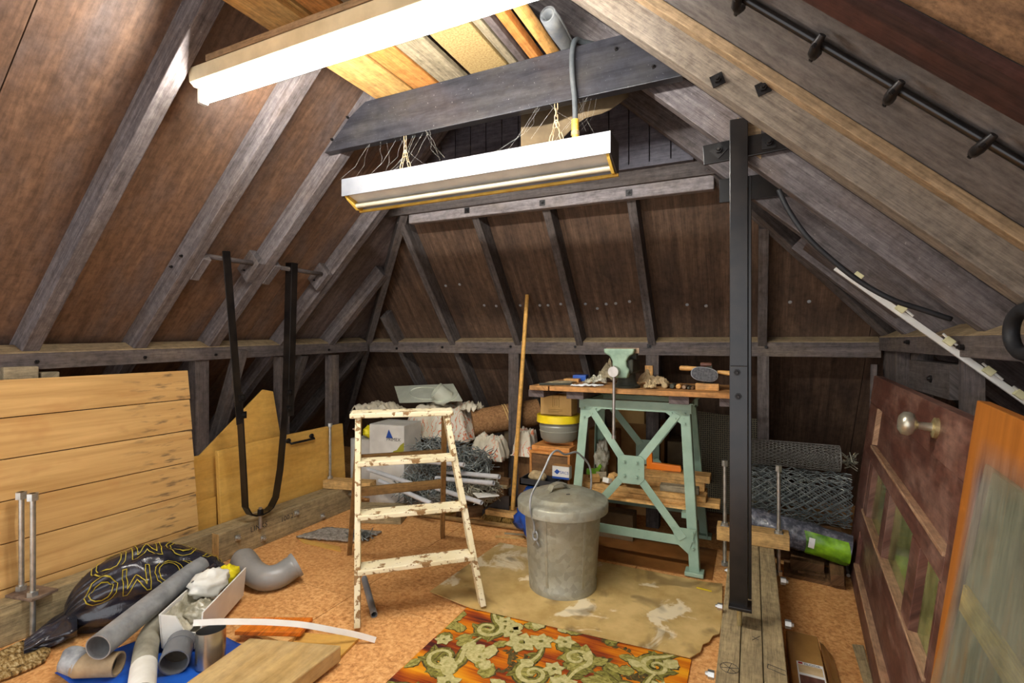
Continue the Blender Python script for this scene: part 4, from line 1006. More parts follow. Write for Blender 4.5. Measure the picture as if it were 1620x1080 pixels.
for k in (.50, .74):
    a = lerp(bl, ul, k); b = lerp(br_, ur, k); MB().beam(a, b, .018, .05).build('rear_rail', 'ladder_bare', t, bevel=.002)
for c in (tl, tr): bolt(t, c+bk*.05+cr*(.015 if c is tr else -.015)-V(0, 0, .06), cr*(1 if c is tr else -1), .008, .004, 0, 'plate_rust')
# ================================================================ DUSTBIN
BX, BYc = -.872, 2.436
t = thing('dustbin', 'galvanised steel dustbin with lid and wire bail handle on the stained mat', 'bin', (BX, BYc, .0165))
z0 = .0165
prof = [(.0, .012), (.160, .012), (.166, .0), (.170, .0), (.1715, .035), (.168, .04), (.1745, .12), (.182, .24), (.1895, .36), (.192, .40), (.199, .405), (.199, .412), (.190, .415)]
MB().lathe(prof, (BX, BYc, z0), n=64).build('body', 'galvanised', t, smooth=40)
for k in range(6):
    a = math.radians(-96+k*60)
    d = V(math.cos(a), math.sin(a), 0)
    MB().beam(V(BX, BYc, z0+.05)+d*.1695, V(BX, BYc, z0+.39)+d*.1915, .012, .004, d).build('seam_rib', 'galvanised', t)
lid = MB().lathe([(.226, .388), (.229, .390), (.230, .43), (.224, .438), (.20, .444), (.172, .452), (.165, .462), (.158, .465), (.10, .476), (.0, .482)], (BX, BYc, z0), n=64).build('lid', 'galvanised', t, smooth=40)
lz = z0+.478
hd = V(.55, .83, 0).normalized()
hp = [V(BX, BYc, lz)+hd*a+V(-.02, -.01, z) for a, z in ((-.075, -.004), (-.055, .004), (-.038, .03), (.0, .037), (.038, .03), (.055, .004), (.075, -.004))]
m = MB()
for a, b in zip(hp, hp[1:]): m.beam(a-(b-a)*.03, b+(b-a)*.03, .038, .003, (b-a).cross(V(hd.y, -hd.x, 0)))
m.build('lid_handle', 'galvanised', lid)
MB().box((BX+.05, BYc-.06, z0+.479), (.018, .004, .003), .5).build('keeper_slot', 'ink', lid)
# bail handle: lifts from a lug on the front-left side and leans back over the lid
d1 = V(-.347, -.938, 0).normalized()
lug1 = V(BX, BYc, z0+.33)+d1*.196
lug2 = V(BX, BYc, z0+.33)-d1*.196
def bp(u, v, k):   # pixel on the vertical plane through the two lugs
    n = V(d1.y, -d1.x, 0); r = ray(u, v); dd_ = (V(BX, BYc, 0)).dot(n)/r.dot(n); return V(0, 0, EYE)+r*dd_
pts = [lug1+d1*.012, V(lug1.x, lug1.y, z0+.42)+d1*.035]
pts = [lug1+d1*.014+V(0, 0, -.02), lug1+d1*.016+V(0, 0, .03), lug1+d1*.042+V(0, 0, .10), lug1+d1*.034+V(0, 0, .17)]
pts += [V(BX, BYc, z0+.57)+d1*.17, V(BX, BYc, z0+.62)+d1*.13, V(BX, BYc, z0+.67)+d1*.09, V(BX, BYc, z0+.685)+d1*.04,
        V(BX, BYc, z0+.655)-d1*.02, V(BX, BYc, z0+.655)-d1*.10, V(BX, BYc, z0+.63)-d1*.15, V(BX, BYc, z0+.56)-d1*.225, V(BX, BYc, z0+.46)-d1*.24, lug2-d1*.014]
MB().tube(smooth_path(pts, 5), .0052, 10).build('bail_handle', 'galv_pipe', t, smooth=True)
for lg, dd_ in ((lug1, d1), (lug2, -d1)):
    m = MB(); sdv = V(dd_.y, -dd_.x, 0)
    m.tube([lg+dd_*.008+sdv*.016*math.cos(a)+V(0, 0, -.03+.022*math.sin(a)) for a in [i*math.pi/5 for i in range(10)]], .0045, 8, closed=True)
    m.tube([lg-dd_*.004+sdv*.02+V(0, 0, -.085), lg+dd_*.006+V(0, 0, -.045), lg-dd_*.004-sdv*.02+V(0, 0, -.085)], .0045, 8)
    m.build('lug', 'galv_pipe', t, smooth=True)
# ================================================================ BENCH
ZT = .985
t = thing('workbench', 'worn wooden bench top on bearers carried by the green trestle', 'workbench', (-.65, 3.07, ZT-.07))
gx = onY(868, 612, 2.80).x
for i, (a, b) in enumerate(((-1.215, gx-.004), (gx+.004, -.085))):
    if i == 0:
        MB().box(((a+b)/2, 3.08, ZT-.0135), (b-a, .56, .027)).build('end_board', 'bench_wood', t, bevel=.003)
    else:
        for y0, y1 in ((2.80, 2.985), (2.989, 3.175), (3.179, 3.36)):
            MB().box(((a+b)/2, (y0+y1)/2, ZT-.0135), (b-a, y1-y0, .027)).build('top_board', 'bench_wood', t, bevel=.003)
for u0, u1 in ((836, 860), (896, 923), (1058, 1090), (1138, 1160)):
    x0_, x1_ = onY(u0, 625, 2.83).x, onY(u1, 625, 2.83).x
    MB().box(((x0_+x1_)/2, 3.10, ZT-.05), (x1_-x0_, .54, .044)).build('bearer', 'bearer', t, bevel=.002)
# ================================================================ TRESTLE
t = thing('steel_trestle', 'pale green riveted steel trestle with crossed braces under the bench top', 'trestle', (-.62, 3.14, 0))
TZ = ZT-.076
def plate(a, b, w, th=.006, n=(0, -1, 0), name='plate', bv=.001):
    return MB().beam(a, b, w, th, n).build(name, 'trestle_green', t, bevel=bv)
for side, (yt, yf) in enumerate(((2.93, 2.845), (3.29, 3.44))):
    sg = -1 if side == 0 else 1
    NF = V(0, sg, 0)
    # top channel
    MB().box((-.62, yt, TZ-.028), (.64, .022, .056)).build('top_rail', 'trestle_green', t, bevel=.002)
    MB().box((-.62, yt+.02*-sg, TZ-.004), (.66, .05, .007)).build('top_flange', 'trestle_green', t, bevel=.001)
    for sx in (-1, 1):
        a = V(-.62+sx*.285, yt, TZ-.05); b = V(-.62+sx*.342, yf, .019)
        lg = MB().beam(a, b, .050, .006, NF)
        lg.beam(a+V(sx*.024, -sg*.028, 0), b+V(sx*.024, -sg*.028, 0), .006, .056, NF)
        lo = lg.build('leg', 'trestle_green', t, bevel=.001)
        MB().box(b+V(0, -sg*.012, -.002), (.095, .075, .022)).build('foot', 'trestle_green', lo, bevel=.003)
        # gusset at the bottom
        g = lerp(a, b, .80)
        MB().prism([(-.02, -.075), (.02, .06), (-sx*.11, .06), (-sx*.075, -.03)], g+NF*.006, (1, 0, 0), (0, 0, 1), NF, .005).build('gusset', 'trestle_green', t)
        for dz in (-.04, 0, .04): bolt(t, g+NF*.011+V(sx*.005, 0, dz), NF, .009, .004, 0, 'trestle_green', 'rivet')
        # gusset at the top
        g = lerp(a, b, .03)
        MB().prism([(.025*sx, .04), (.025*sx, -.07), (-sx*.05, -.02), (-sx*.13, .04)], g+NF*.004, (1, 0, 0), (0, 0, 1), NF, .005).build('gusset', 'trestle_green', t)
        for q in ((0, .02), (-sx*.07, .02), (0, -.035), (-sx*.05, -.01)): bolt(t, g+NF*.009+V(q[0], 0, q[1]), NF, .008, .004, 0, 'trestle_green', 'rivet')
        # braces
        c = V(-.62, lerp((0, yt, 0), (0, yf, 0), .45).y, .53)
        p1 = V(-.62+sx*.245, yt, TZ-.06)+NF*.012; p2 = V(-.62+sx*.285, lerp((0, yt, 0), (0, yf, 0), .82).y, .19)+NF*.012
        plate(p1, c+V(sx*.045, 0, .045)+NF*.012, .044, .005, NF, 'brace'); plate(c+V(sx*.045, 0, -.045)+NF*.012, p2, .044, .005, NF, 'brace')
    c = V(-.62, lerp((0, yt, 0), (0, yf, 0), .45).y, .53)+NF*.016
    k = .075; q = .035
    MB().prism([(-k, -q-.02), (-q-.01, -k-.01), (q+.01, -k-.01), (k, -q-.02), (k, k-.015), (q+.02, k), (-q-.02, k), (-k, k-.015)], c, (1, 0, 0), (0, 0, 1), NF, .006).build('centre_plate', 'trestle_green', t, bevel=.001)
    for q in ((-.035, -.04), (.035, -.04), (-.035, .04), (.035, .04)): bolt(t, c+NF*.006+V(q[0], 0, q[1]), NF, .011, .005, 0, 'trestle_green', 'rivet')
    y_ = lerp((0, yt, 0), (0, yf, 0), .80).y
    MB().box((-.62, y_, .175), (.60, .008, .05)).build('lower_rail', 'trestle_green', t, bevel=.001)
for sx in (-1, 1):
    MB().beam((-.62+sx*.285, 2.90, .30), (-.62+sx*.285, 3.37, .30), .03, .03).build('side_rail', 'trestle_green', t)
    MB().beam((-.62+sx*.285, 2.93, TZ-.02), (-.62+sx*.285, 3.29, TZ-.02), .03, .03).build('side_rail', 'trestle_green', t)
# shelf planks in the trestle
SH = .318
o = MB().box((-.62, 3.13, SH+.0075), (.60, .38, .014)).build('shelf_board', 'offcut'); tag(o, 'rough shelf board across the side rails of the green trestle', 'board')
def stick(name, x0, x1, y, z, w_, h_, mat, label, yaw=0, grp='timber offcuts on the trestle shelf'):
    c = V((x0+x1)/2, y, z+h_/2); o = MB().box(c, (x1-x0, w_, h_), yaw).build(name, mat, bevel=.002); return tag(o, label, 'offcut', grp)
zz = SH+.0155
stick('plank_offcut', -.96, -.16, 3.03, zz, .11, .028, 'offcut', 'long split plank at the front of the trestle shelf, lowest of the stack', .01)
stick('plank_offcut', -.93, -.23, 3.025, zz+.029, .10, .03, 'offcut', 'second plank up at the front of the trestle shelf stack', -.015)
stick('plank_offcut', -.88, -.24, 3.165, zz, .11, .045, 'offcut', 'square-edged plank behind the front stack on the trestle shelf', 0)
stick('plank_offcut', -.72, -.25, 3.17, zz+.046, .10, .05, 'offcut', 'thick plank on top of the square-edged plank', .02)
stick('plank_offcut', -.70, -.22, 3.175, zz+.0965, .11, .04, 'offcut', 'topmost pale plank of the rear stack on the trestle shelf', -.01)
stick('stone_bar', -.48, -.27, 3.02, zz+.06, .06, .035, 'grey_offcut', 'grey rectangular bar lying on the front plank stack', .03)
for i, (x, y, s_, a, lb, mt) in enumerate(((-.862, 2.985, .044, .5, 'rough pale wood block beside the trestle left leg', 'offcut'), (-.785, 2.985, .036, -.4, 'cream cut wood block leaning on the front planks', 'white_crumple'), (-.722, 2.995, .034, .9, 'small tan wood block near the crossed braces', 'offcut'),
                                           (-.84, 3.055, .05, .2, 'grey cut block behind the pale wood blocks', 'grey_offcut'), (-.765, 3.06, .045, 1.2, 'tan tilted wood block behind the crossed braces', 'offcut'), (-.655, 3.0, .045, .3, 'dark brown chock under the centre plate of the braces', 'old_brown'))):
    o = MB().box((x, y, zz+.062+s_*.62), (s_*1.25, s_, s_*.8), M=Matrix.Rotation(a, 3, 'Z') @ Matrix.Rotation(.25*(-1)**i, 3, 'X')).build('wood_block', mt, bevel=.003); tag(o, lb, 'block')
o = MB().prism([(0, 0), (.20, 0), (.205, .01), (.20, .035), (.035, .04), (.03, .13), (0, .13)], (-.585, 3.15, zz+.138), (1, 0, 0), (0, 0, 1), (0, 1, 0), .03).build('orange_bracket', 'orange_plastic', bevel=.003); tag(o, 'bright orange plastic L-shaped tool on the plank stack', 'tool')
# boxes behind the trestle
def carton(name, c, size, mat, label, rz=0, par=None, cat='box'):
    t_ = thing(name, label, cat, (c[0], c[1], c[2]))
    M_ = Matrix.Rotation(rz, 3, 'Z'); MB().box((c[0], c[1], c[2]+size[2]/2), size, rz).build('carton_body', mat, t_, bevel=.003)
    for k in (-1, 1):
        MB().box(V(c[0], c[1], c[2]+size[2]+.0015)+M_ @ V(0, k*size[1]/4, 0), (size[0]*.995, size[1]/2-.003, .002), rz).build('flap', mat, t_)
    return t_
carton('brown_carton', (-.74, 3.80, 0), (.36, .24, .66), 'cardboard_brown', 'tall brown carton on the floor behind the green trestle')
carton('small_carton', (-.80, 3.74, .664), (.22, .20, .13), 'cardboard', 'pale carton standing on the tall brown carton behind the trestle')
carton('dim_carton', (-.36, 3.73, 0), (.34, .22, .56), 'cardboard_dim', 'dusty low carton behind the right leg of the trestle')
carton('dusty_carton', (-.78, 3.22, .006), (.22, .12, .16), 'cardboard_dim', 'small dusty carton on the floor under the trestle shelf')
# perforated sheet
o = MB().prism([(0, 0), (.50, 0), (.50, .62), (.02, .66), (0, .64)], (-.43, 3.565, .1305), (1, 0, 0), V(0, .06, 1).normalized(), (0, 1, -.06), .003).build('mesh_sheet', 'perforated'); tag(o, 'expanded metal mesh sheet standing behind the trestle right leg', 'sheet')
o = MB().box((-.235, 3.575, .065), (.51, .07, .13)).build('support_sleeper', 'old_brown'); tag(o, 'dark timber sleeper under the expanded metal sheet', 'beam')
# brown lino under the trestle
o = MB().box((-.585, 3.05, .003), (.79, .42, .006)).build('lino_offcut', 'dark_brown_lino'); tag(o, 'dark brown lino piece under the trestle feet', 'mat')
# ================================================================ VICE
vx, vy = onY(984, 600, 2.89).x, 2.895
t = thing('bench_vice', 'green cast-iron bench vice with long tommy bar on the bench top', 'vice', (vx, vy, ZT))
m = MB(); m.lathe([(.0, 0), (.075, 0), (.078, .012), (.06, .02), (.05, .05), (.048, .10), (0, .10)], (vx+.02, vy+.03, ZT), n=24); m.build('swivel_base', 'vise_dark', t, smooth=40)
m = MB(); m.box((vx+.03, vy+.05, ZT+.125), (.085, .20, .085)); m.build('fixed_body', 'vise_dark', t, bevel=.012)
m = MB(); m.box((vx+.02, vy+.02, ZT+.19), (.125, .04, .06)); m.build('fixed_jaw', 'vise_dark', t, bevel=.006)
# moving jaw seen from the front: T-shaped
zj = ZT+.225
MB().prism([(-.088, 0), (-.084, -.026), (-.052, -.042), (-.038, -.07), (-.036, -.11), (-.05, -.125), (-.045, -.165), (.045, -.165), (.06, -.12), (.045, -.10), (.042, -.07), (.056, -.042), (.08, -.030), (.088, 0)], (vx, vy-.085, zj), (1, 0, 0), (0, 0, 1), (0, 1, 0), .055).build('moving_jaw', 'vise_green', t, bevel=.008)
MB().box((vx, vy-.035, zj-.012), (.165, .012, .03)).build('jaw_plate', 'jaw_steel', t)
MB().box((vx+.015, vy-.006, zj-.012), (.165, .012, .03)).build('jaw_plate', 'jaw_steel', t)
MB().cyl((vx-.018, vy-.14, ZT+.098), (vx-.018, vy-.06, ZT+.098), .029, n=20).build('screw_boss', 'steel_bar', t, smooth=40)
hb_ = onY(972, 690, vy-.12)
MB().tube([(vx-.018, vy-.118, ZT+.13), (vx-.018, vy-.118, ZT+.125), (vx-.02, vy-.118, hb_.z)], [.007, .0085, .0085], 12).build('tommy_bar', 'steel_bar', t, smooth=50)
MB().cyl((vx-.02, vy-.118, hb_.z-.014), (vx-.02, vy-.118, hb_.z+.004), .012, n=12).build('bar_knob', 'steel_bar', t, smooth=40)
# ================================================================ ON THE BENCH
o = MB().box((onY(918, 585, 3.26).x, 3.27, ZT+.021), (.09, .09, .041), .1).build('blue_box', 'blue_plastic', bevel=.004); tag(o, 'small blue plastic box at the back of the bench', 'box')
o = MB().box((onY(906, 594, 3.18).x, 3.17, ZT+.011), (.10, .07, .022), .1).build('wood_scrap', 'tool_wood', bevel=.002); tag(o, 'small pale wood scrap in front of the blue box', 'offcut')
def crumple(name, c, r, sc, mat, label, cat, seed, jit=.4, n=22):
    m_ = MB().ball((0, 0, 0), r, 44, 30, sc, 0, seed)
    for i, p in enumerate(m_.v):
        q = V(p.x/sc[0], p.y/sc[1], p.z/sc[2])/r
        k = 1+jit*.7*noise.noise(q*1.6+V(seed, 0, 2))+jit*.9*(.35-abs(noise.noise(q*2.6+V(0, seed, 5))))+jit*.5*(.3-abs(noise.noise(q*6+V(seed, seed, 1))))
        m_.v[i] = p*k
    zmin = min(p.z for p in m_.v)
    m_.v = [p+V(c[0], c[1], c[2]-zmin) for p in m_.v]; o = m_.build(name, mat, smooth=True); return tag(o, label, cat)
x = onY(918, 603, 2.95).x
o = MB().grid(lambda u, v: V(x-.03+.15*u+.03*v, 2.85+.11*v, ZT+.003+.018*abs(noise.noise(V(u*4, v*4, 2)))), 14, 10).build('paper', 'white_paper', smooth=False, solid=.0006); tag(o, 'creased white paper on the bench left of the vice', 'paper')
o = MB().grid(lambda u, v: V(-1.18+.14*u+.02*v, 2.99+.13*v, ZT+.004+.012*abs(noise.noise(V(u*4, v*4, 8)))), 12, 10).build('rag', 'grey_rag', smooth=True, solid=.004); tag(o, 'flat dusty rag on the left end of the bench', 'rag')
for k in range(1):
    o = MB().box((-1.08+.1*k, 2.89+.03*k, ZT+.007), (.20, .03, .012), .4+.2*k).build('file_blade', 'vise_dark', bevel=.002); tag(o, ('dark flat bar across the joint of the bench boards', 'dark flat bar beside the white paper on the bench')[k], 'tool')
def crumpled_sheet(name, c, sx, sy, h, mat, label, cat, seed, rot=0, n=30):
    cr2, sr2 = math.cos(rot), math.sin(rot)
    def fn(u, v):
        a, b = u-.5, v-.5; q = V(u*3, v*3, seed)
        x = a*sx*(1+.35*noise.noise(q+V(9, 0, 0)))+.12*sx*noise.noise(q*2.2+V(0, 7, 0)); y = b*sy*(1+.35*noise.noise(q+V(0, 9, 0)))+.12*sy*noise.noise(q*2.2+V(5, 0, 0))
        e = max(abs(a), abs(b))*2
        z = h*(.25+.75*abs(noise.noise(q*.9+V(1, 1, 0)))*2.2)*(1-.75*e**3)+h*.5*abs(noise.noise(q*2.6))
        return V(c[0]+x*cr2-y*sr2, c[1]+x*sr2+y*cr2, c[2]+.002+max(0, z))
    o = MB().grid(fn, n, n).build(name, mat, solid=.0015); return tag(o, label, cat)
crumpled_sheet('plastic_bag', (onY(940, 590, 3.03).x, 3.05, ZT), .13, .11, .05, 'cloudy_film', 'crumpled clear plastic bag against the left of the vice', 'bag', 4)
crumpled_sheet('brown_rag', (onY(958, 580, 3.2).x, 3.245, ZT), .13, .11, .09, 'grey_rag', 'brown rag heaped behind the plastic bag on the bench', 'rag', 6.3)
crumpled_sheet('leather_glove', (onY(1030, 596, 3.05).x, 3.11, ZT), .15, .11, .06, 'leather', 'pale leather glove crumpled right of the vice', 'glove', 8)
crumpled_sheet('leather_scrap', (onY(1028, 606, 2.9).x, 2.90, ZT), .06, .05, .035, 'stone', 'tan leather scrap in front of the pale glove', 'scrap', 11)
cols = ['stone', 'vise_dark', 'tool_wood', 'jaw_steel', 'vise_dark', 'old_brown']
labs = ['round olive handle end', 'black handle end', 'amber wooden handle end', 'reddish handle end', 'small black handle end', 'small brown handle end']
for i, u in enumerate((1051, 1063, 1073, 1082, 1089, 1095)):
    p = onY(u, 604, 2.93); r = (.0165, .0145, .0145, .0125, .009, .009)[i]
    o = MB().tube([(p.x, 2.93, ZT+r), (p.x, 2.935, ZT+r), (p.x+.002, 3.02, ZT+r), (p.x+.003, 3.06, ZT+r*.7), (p.x+.004, 3.16, ZT+r*.5)], [r*.7, r, r*.95, r*.6, r*.25], 14).build('chisel', cols[i], smooth=40)
    tag(o, 'chisel with '+labs[i]+' in the row on the bench', 'chisel', 'chisels in a row on the bench')
# wooden block, grinding wheel head brush and mallet
p = onY(1115, 606, 2.93)
o = MB().box((p.x+.012, 2.945, ZT+.0185), (.12, .05, .036)).build('wooden_block', 'tool_wood', bevel=.003); tag(o, 'pale wooden block under the grey abrasive pad on the bench', 'block')
t = thing('abrasive_pad', 'oval dark grey abrasive pad leaning on the pale block', 'tool', (p.x, 2.92, ZT+.036))
c = onY(1114, 592, 2.92); Aov = V(.99, 0, -.14)
ov = [(.066*math.copysign(abs(math.cos(a))**.75, math.cos(a)), .036*math.copysign(abs(math.sin(a))**.85, math.sin(a))) for a in [i*2*math.pi/28 for i in range(28)]]
MB().prism(ov, c, Aov, V(.14, 0, .99), (0, 1, 0), .022).build('pad', 'grinder_grey', t, bevel=.003)
MB().prism([(a*1.05, b*1.07) for a, b in ov], c+V(0, .006, 0), Aov, V(.14, 0, .99), (0, 1, 0), .012).build('rim', 'pale_rim', t)
t = thing('hand_drill', 'wooden-handled hand tool lying behind the abrasive pad', 'tool', (c.x, 2.99, ZT))
h0 = onY(1075, 582, 2.99); h1 = onY(1105, 583, 2.99)
MB().tube([h0, h0+V(.006, 0, 0), lerp(h0, h1, .4), h1], [.008, .0135, .0145, .010], 14).build('handle', 'tool_wood', t, smooth=40)
h0 = onY(1158, 591, 2.99); h1 = onY(1135, 588, 2.99)
MB().tube([h0+V(.03, 0, 0), lerp(h0, h1, .3), h1], [.013, .0135, .009], 14).build('handle', 'tool_wood', t, smooth=40)
MB().beam(onY(1100, 583, 3.0), onY(1140, 589, 3.0), .012, .014).build('shaft', 'vise_dark', t)
MB().beam(onY(1122, 600, 3.0), onY(1122, 578, 3.0), .03, .02, (0, 1, 0)).build('stem', 'vise_dark', t)
q = onY(1117, 577, 3.0); MB().tube([q-V(.03, 0, 0), q-V(.025, 0, 0), q+V(.025, 0, 0), q+V(.03, 0, 0)], [.009, .013, .013, .009], 12).build('grip', 'mahogany', t, smooth=40)
MB().box((c.x+.02, 3.01, ZT+.0205), (.05, .05, .04)).build('base', 'vise_dark', t)
p = onY(1027, 580, 3.33); o = MB().box((p.x, 3.33, ZT+.055), (.05, .025, .11)).build('upright_block', 'tool_wood', bevel=.002); tag(o, 'upright pale wood block at the back of the bench by the post', 'block')
# ================================================================ HEAP BEHIND THE LADDER
# base boxes carrying the dust sheets
t = carton('white_carton', (-2.50, 3.16, 0), (.30, .26, .62), 'box_white', 'white carton with a blue triangle logo behind the stepladder', .12)
Mx = Matrix.Rotation(.12, 3, 'Z'); fa = Mx @ V(1, 0, 0); fnn = Mx @ V(0, -1, 0); fo = V(-2.50, 3.16, 0)+fnn*.1305
MB().prism([(-.005, .525), (.055, .525), (.02, .59)], fo, fa, (0, 0, 1), fnn, .001).build('logo', 'ink_blue', t)
text(t, 'PRIMEX', fo+fa*.0+V(0, 0, .505)+fnn*.001, fa, (0, 0, 1), .036, 'ink')
MB().prism([(.03, .38), (.149, .38), (.149, .50), (.12, .48), (.09, .44), (.06, .43), (.04, .40)], fo, fa, (0, 0, 1), fnn, .001).build('print_patch', 'ink_green', t)
carton('side_carton', (-2.83, 3.28, 0), (.24, .26, .46), 'box_white', 'white carton beside the plywood panel behind the left beam end')
crumple('yellow_rag', (-2.80, 3.22, .464), .055, (1, 1, .8), 'yellow_bag', 'crumpled yellow and white bag on the side carton', 'bag', 13)
carton('store_carton', (-2.26, 3.56, 0), (.50, .20, .46), 'cardboard_dim', 'large carton buried under the dust sheets')
def heap(cx, cy, rx, ry, base, top, seed, mat, name, label, droop=.20, n=46, rot=0):
    cr_, sr = math.cos(rot), math.sin(rot)
    def fn(u, v):
        a, b = (u-.5)*2, (v-.5)*2; x = a*rx; y = b*ry
        e = max(abs(a), abs(b)); z = top-droop*max(0, e-.62)**1.2*2.6
        z += .045*noise.noise(V(a*2.1, b*2.1, seed))+.03*noise.noise(V(a*5.5, b*5.5, seed+3))+.014*noise.noise(V(a*14, b*14, seed+5))
        return V(cx+x*cr_-y*sr, cy+x*sr+y*cr_, max(base, z))
    o = MB().grid(fn, n, n).build(name, mat, smooth=True, solid=.004); return tag(o, label, 'sheet')
heap(-2.29, 3.58, .32, .24, .48, .72, 2, 'printed_sheet', 'dust_sheet', 'crumpled white dust sheet with orange print heaped behind the stepladder', .34)
heap(-2.76, 3.27, .17, .15, .64, .73, 9, 'plain_sheet', 'dust_sheet', 'plain cream dust sheet bundled beside the last left post', .05, 30)
# cork / underlay roll
ca, cb_ = V(-1.985, 3.46, .606), V(-1.55, 3.76, .685)
dc = (cb_-ca).normalized()
t = thing('underlay_roll', 'brown cork underlay roll tied with string lying on the heap', 'roll', lerp(ca, cb_, .5)-V(0, 0, .1))
MB().pipe([ca, cb_], .105, .045, 36).build('roll', 'cork_roll', t, smooth=50)
for k in (.27, .29):
    m = MB(); e1 = dc.cross(V(0, 0, 1)).normalized(); e2 = dc.cross(e1)
    m.tube([ca+dc*(k+.02*math.sin(a))+(e1*math.cos(a)+e2*math.sin(a))*.107 for a in [i*math.pi/12 for i in range(24)]], .003, 5, closed=True); m.build('string', 'string', t)
carton('roll_support', (-1.70, 3.68, 0), (.16, .16, .545), 'cardboard_dim', 'dusty carton under the cork underlay roll')
heap(-1.77, 3.33, .14, .10, .385, .53, 31, 'printed_sheet', 'dust_sheet', 'folded sheet with orange stripes under the cork roll', .18, 34, .1)
o = MB().box((-1.77, 3.39, .192), (.22, .07, .384)).build('sheet_support', 'old_brown'); tag(o, 'dark box under the orange-striped folded sheet', 'box')
heap(-1.475, 3.34, .085, .09, .44, .60, 41, 'printed_sheet', 'dust_sheet', 'small orange and white bundle behind the broom handle', .4, 26)
o = MB().box((-1.475, 3.37, .22), (.11, .09, .44)).build('bundle_support', 'old_brown'); tag(o, 'dark block under the small orange and white bundle', 'box')
# cooker hood plate with spigot
hp0 = onY(624, 611, 3.62); 
t = thing('vent_plate', 'grey sheet-metal vent plate with a round spigot on the dust sheets', 'plate', (-2.1, 3.60, .66))
c0 = V(-2.42, 3.70, .98); A_ = V(1, -.05, 0).normalized(); B_ = V(.0, -.62, -.55).normalized(); 
P = [onY(624, 611, 3.64), onY(717, 607, 3.64), onY(732, 634, 3.40), onY(632, 637, 3.40)]
Np = (P[1]-P[0]).cross(P[3]-P[0]).normalized()
if Np.y > 0: Np = -Np
m = MB(); m.face(P, [(0, 0), (1, 0), (1, 1), (0, 1)]); m.build('plate', 'hood_metal', t, solid=.004)
cc = (P[0]+P[1]+P[2]+P[3])/4
ell = [lerp(cc, P[1], .0)+(P[1]-P[0]).normalized()*math.cos(a)*.17+(P[3]-P[0]).normalized()*math.sin(a)*.13+Np*.004 for a in [i*math.pi/12 for i in range(24)]]
MB().tube(ell, .006, 6, closed=True).build('pressed_ring', 'hood_metal', t, smooth=True)
s0 = lerp(cc, P[2], .55)+Np*.0
MB().pipe([s0, s0+Np*.012], .10, .07, 28).build('flange', 'hood_metal', t, smooth=50)
sd_ = (Np*.75+V(-.55, -.25, 0)).normalized()
MB().pipe([s0-sd_*.02, s0+sd_*.10], .068, .064, 28).build('spigot', 'hood_metal', t, smooth=50)
# ---- wire netting tangles
def tangle(name, c, size, n, seed, mat, label, r=.0022, L=.34, step=.03):
    rnd = random.Random(seed); m = MB(); n = int(n*.62); step *= 1.35; r *= 1.3
    for i in range(n):
        p = V(c)+V(rnd.uniform(-1, 1)*size[0], rnd.uniform(-1, 1)*size[1], rnd.uniform(-1, 1)*size[2])
        d = V(rnd.gauss(0, 1), rnd.gauss(0, .6), rnd.gauss(0, .6)).normalized(); pts = [p.copy()]
        for k in range(int(L/step)):
            d = (d+V(rnd.gauss(0, .5), rnd.gauss(0, .5), rnd.gauss(0, .5))).normalized()
            q = p+d*step; o_ = q-V(c)
            f = (o_.x/size[0])**2+(o_.y/size[1])**2+(o_.z/size[2])**2
            if f > 1.0: d = (d-V(o_.x/size[0], o_.y/size[1], o_.z/size[2])*.9).normalized(); q = p+d*step
            q.z = max(.012, q.z); p = q; pts.append(p.copy())
        m.tube(pts, r, 4, cap=False)
    o = m.build(name, mat); return tag(o, label, 'netting')
tangle('wire_netting', (-2.04, 3.06, .42), (.25, .12, .15), 260, 1, 'wire_dark', 'dark tangled wire netting heaped behind the stepladder rear rails')
tangle('wire_netting', (-1.80, 3.10, .36), (.18, .12, .17), 220, 2, 'wire_dark', 'dark tangled wire netting bundle below the cork roll')
tangle('wire_netting', (-1.66, 3.02, .25), (.15, .10, .10), 150, 3, 'wire_pale', 'pale rusty wire netting bundle above the conduit ends')
tangle('wire_netting', (-2.06, 2.98, .20), (.27, .12, .12), 230, 4, 'wire_dark', 'dark flattened wire netting over the grey conduits')
tangle('wire_wool', (-2.22, 2.46, .035), (.09, .07, .03), 60, 5, 'wire_dark', 'small tuft of wire netting beside the grey felt mat', L=.2)
# diamond netting panel visible through the ladder
m = MB()
O_ = V(-2.36, 2.93, .12); U_ = V(.56, .05, 0); Vv = V(.05, .10, .22)
for k in range(-9, 20):
    for s_ in (-1, 1):
        pts = []
        for j in range(12):
            u = k/16+s_*j/11*.55+(0 if s_ > 0 else .25); v = j/11
            if 0 <= u <= 1: pts.append(O_+U_*u+Vv*v+V(0, 0, .02*math.sin(u*9+v*5)))
        if len(pts) > 1: m.tube(pts, .0022, 4, cap=False)
tag(m.build('wire_netting', 'wire_dark'), 'diamond wire netting sheet draped in front of the dark tangle', 'netting')
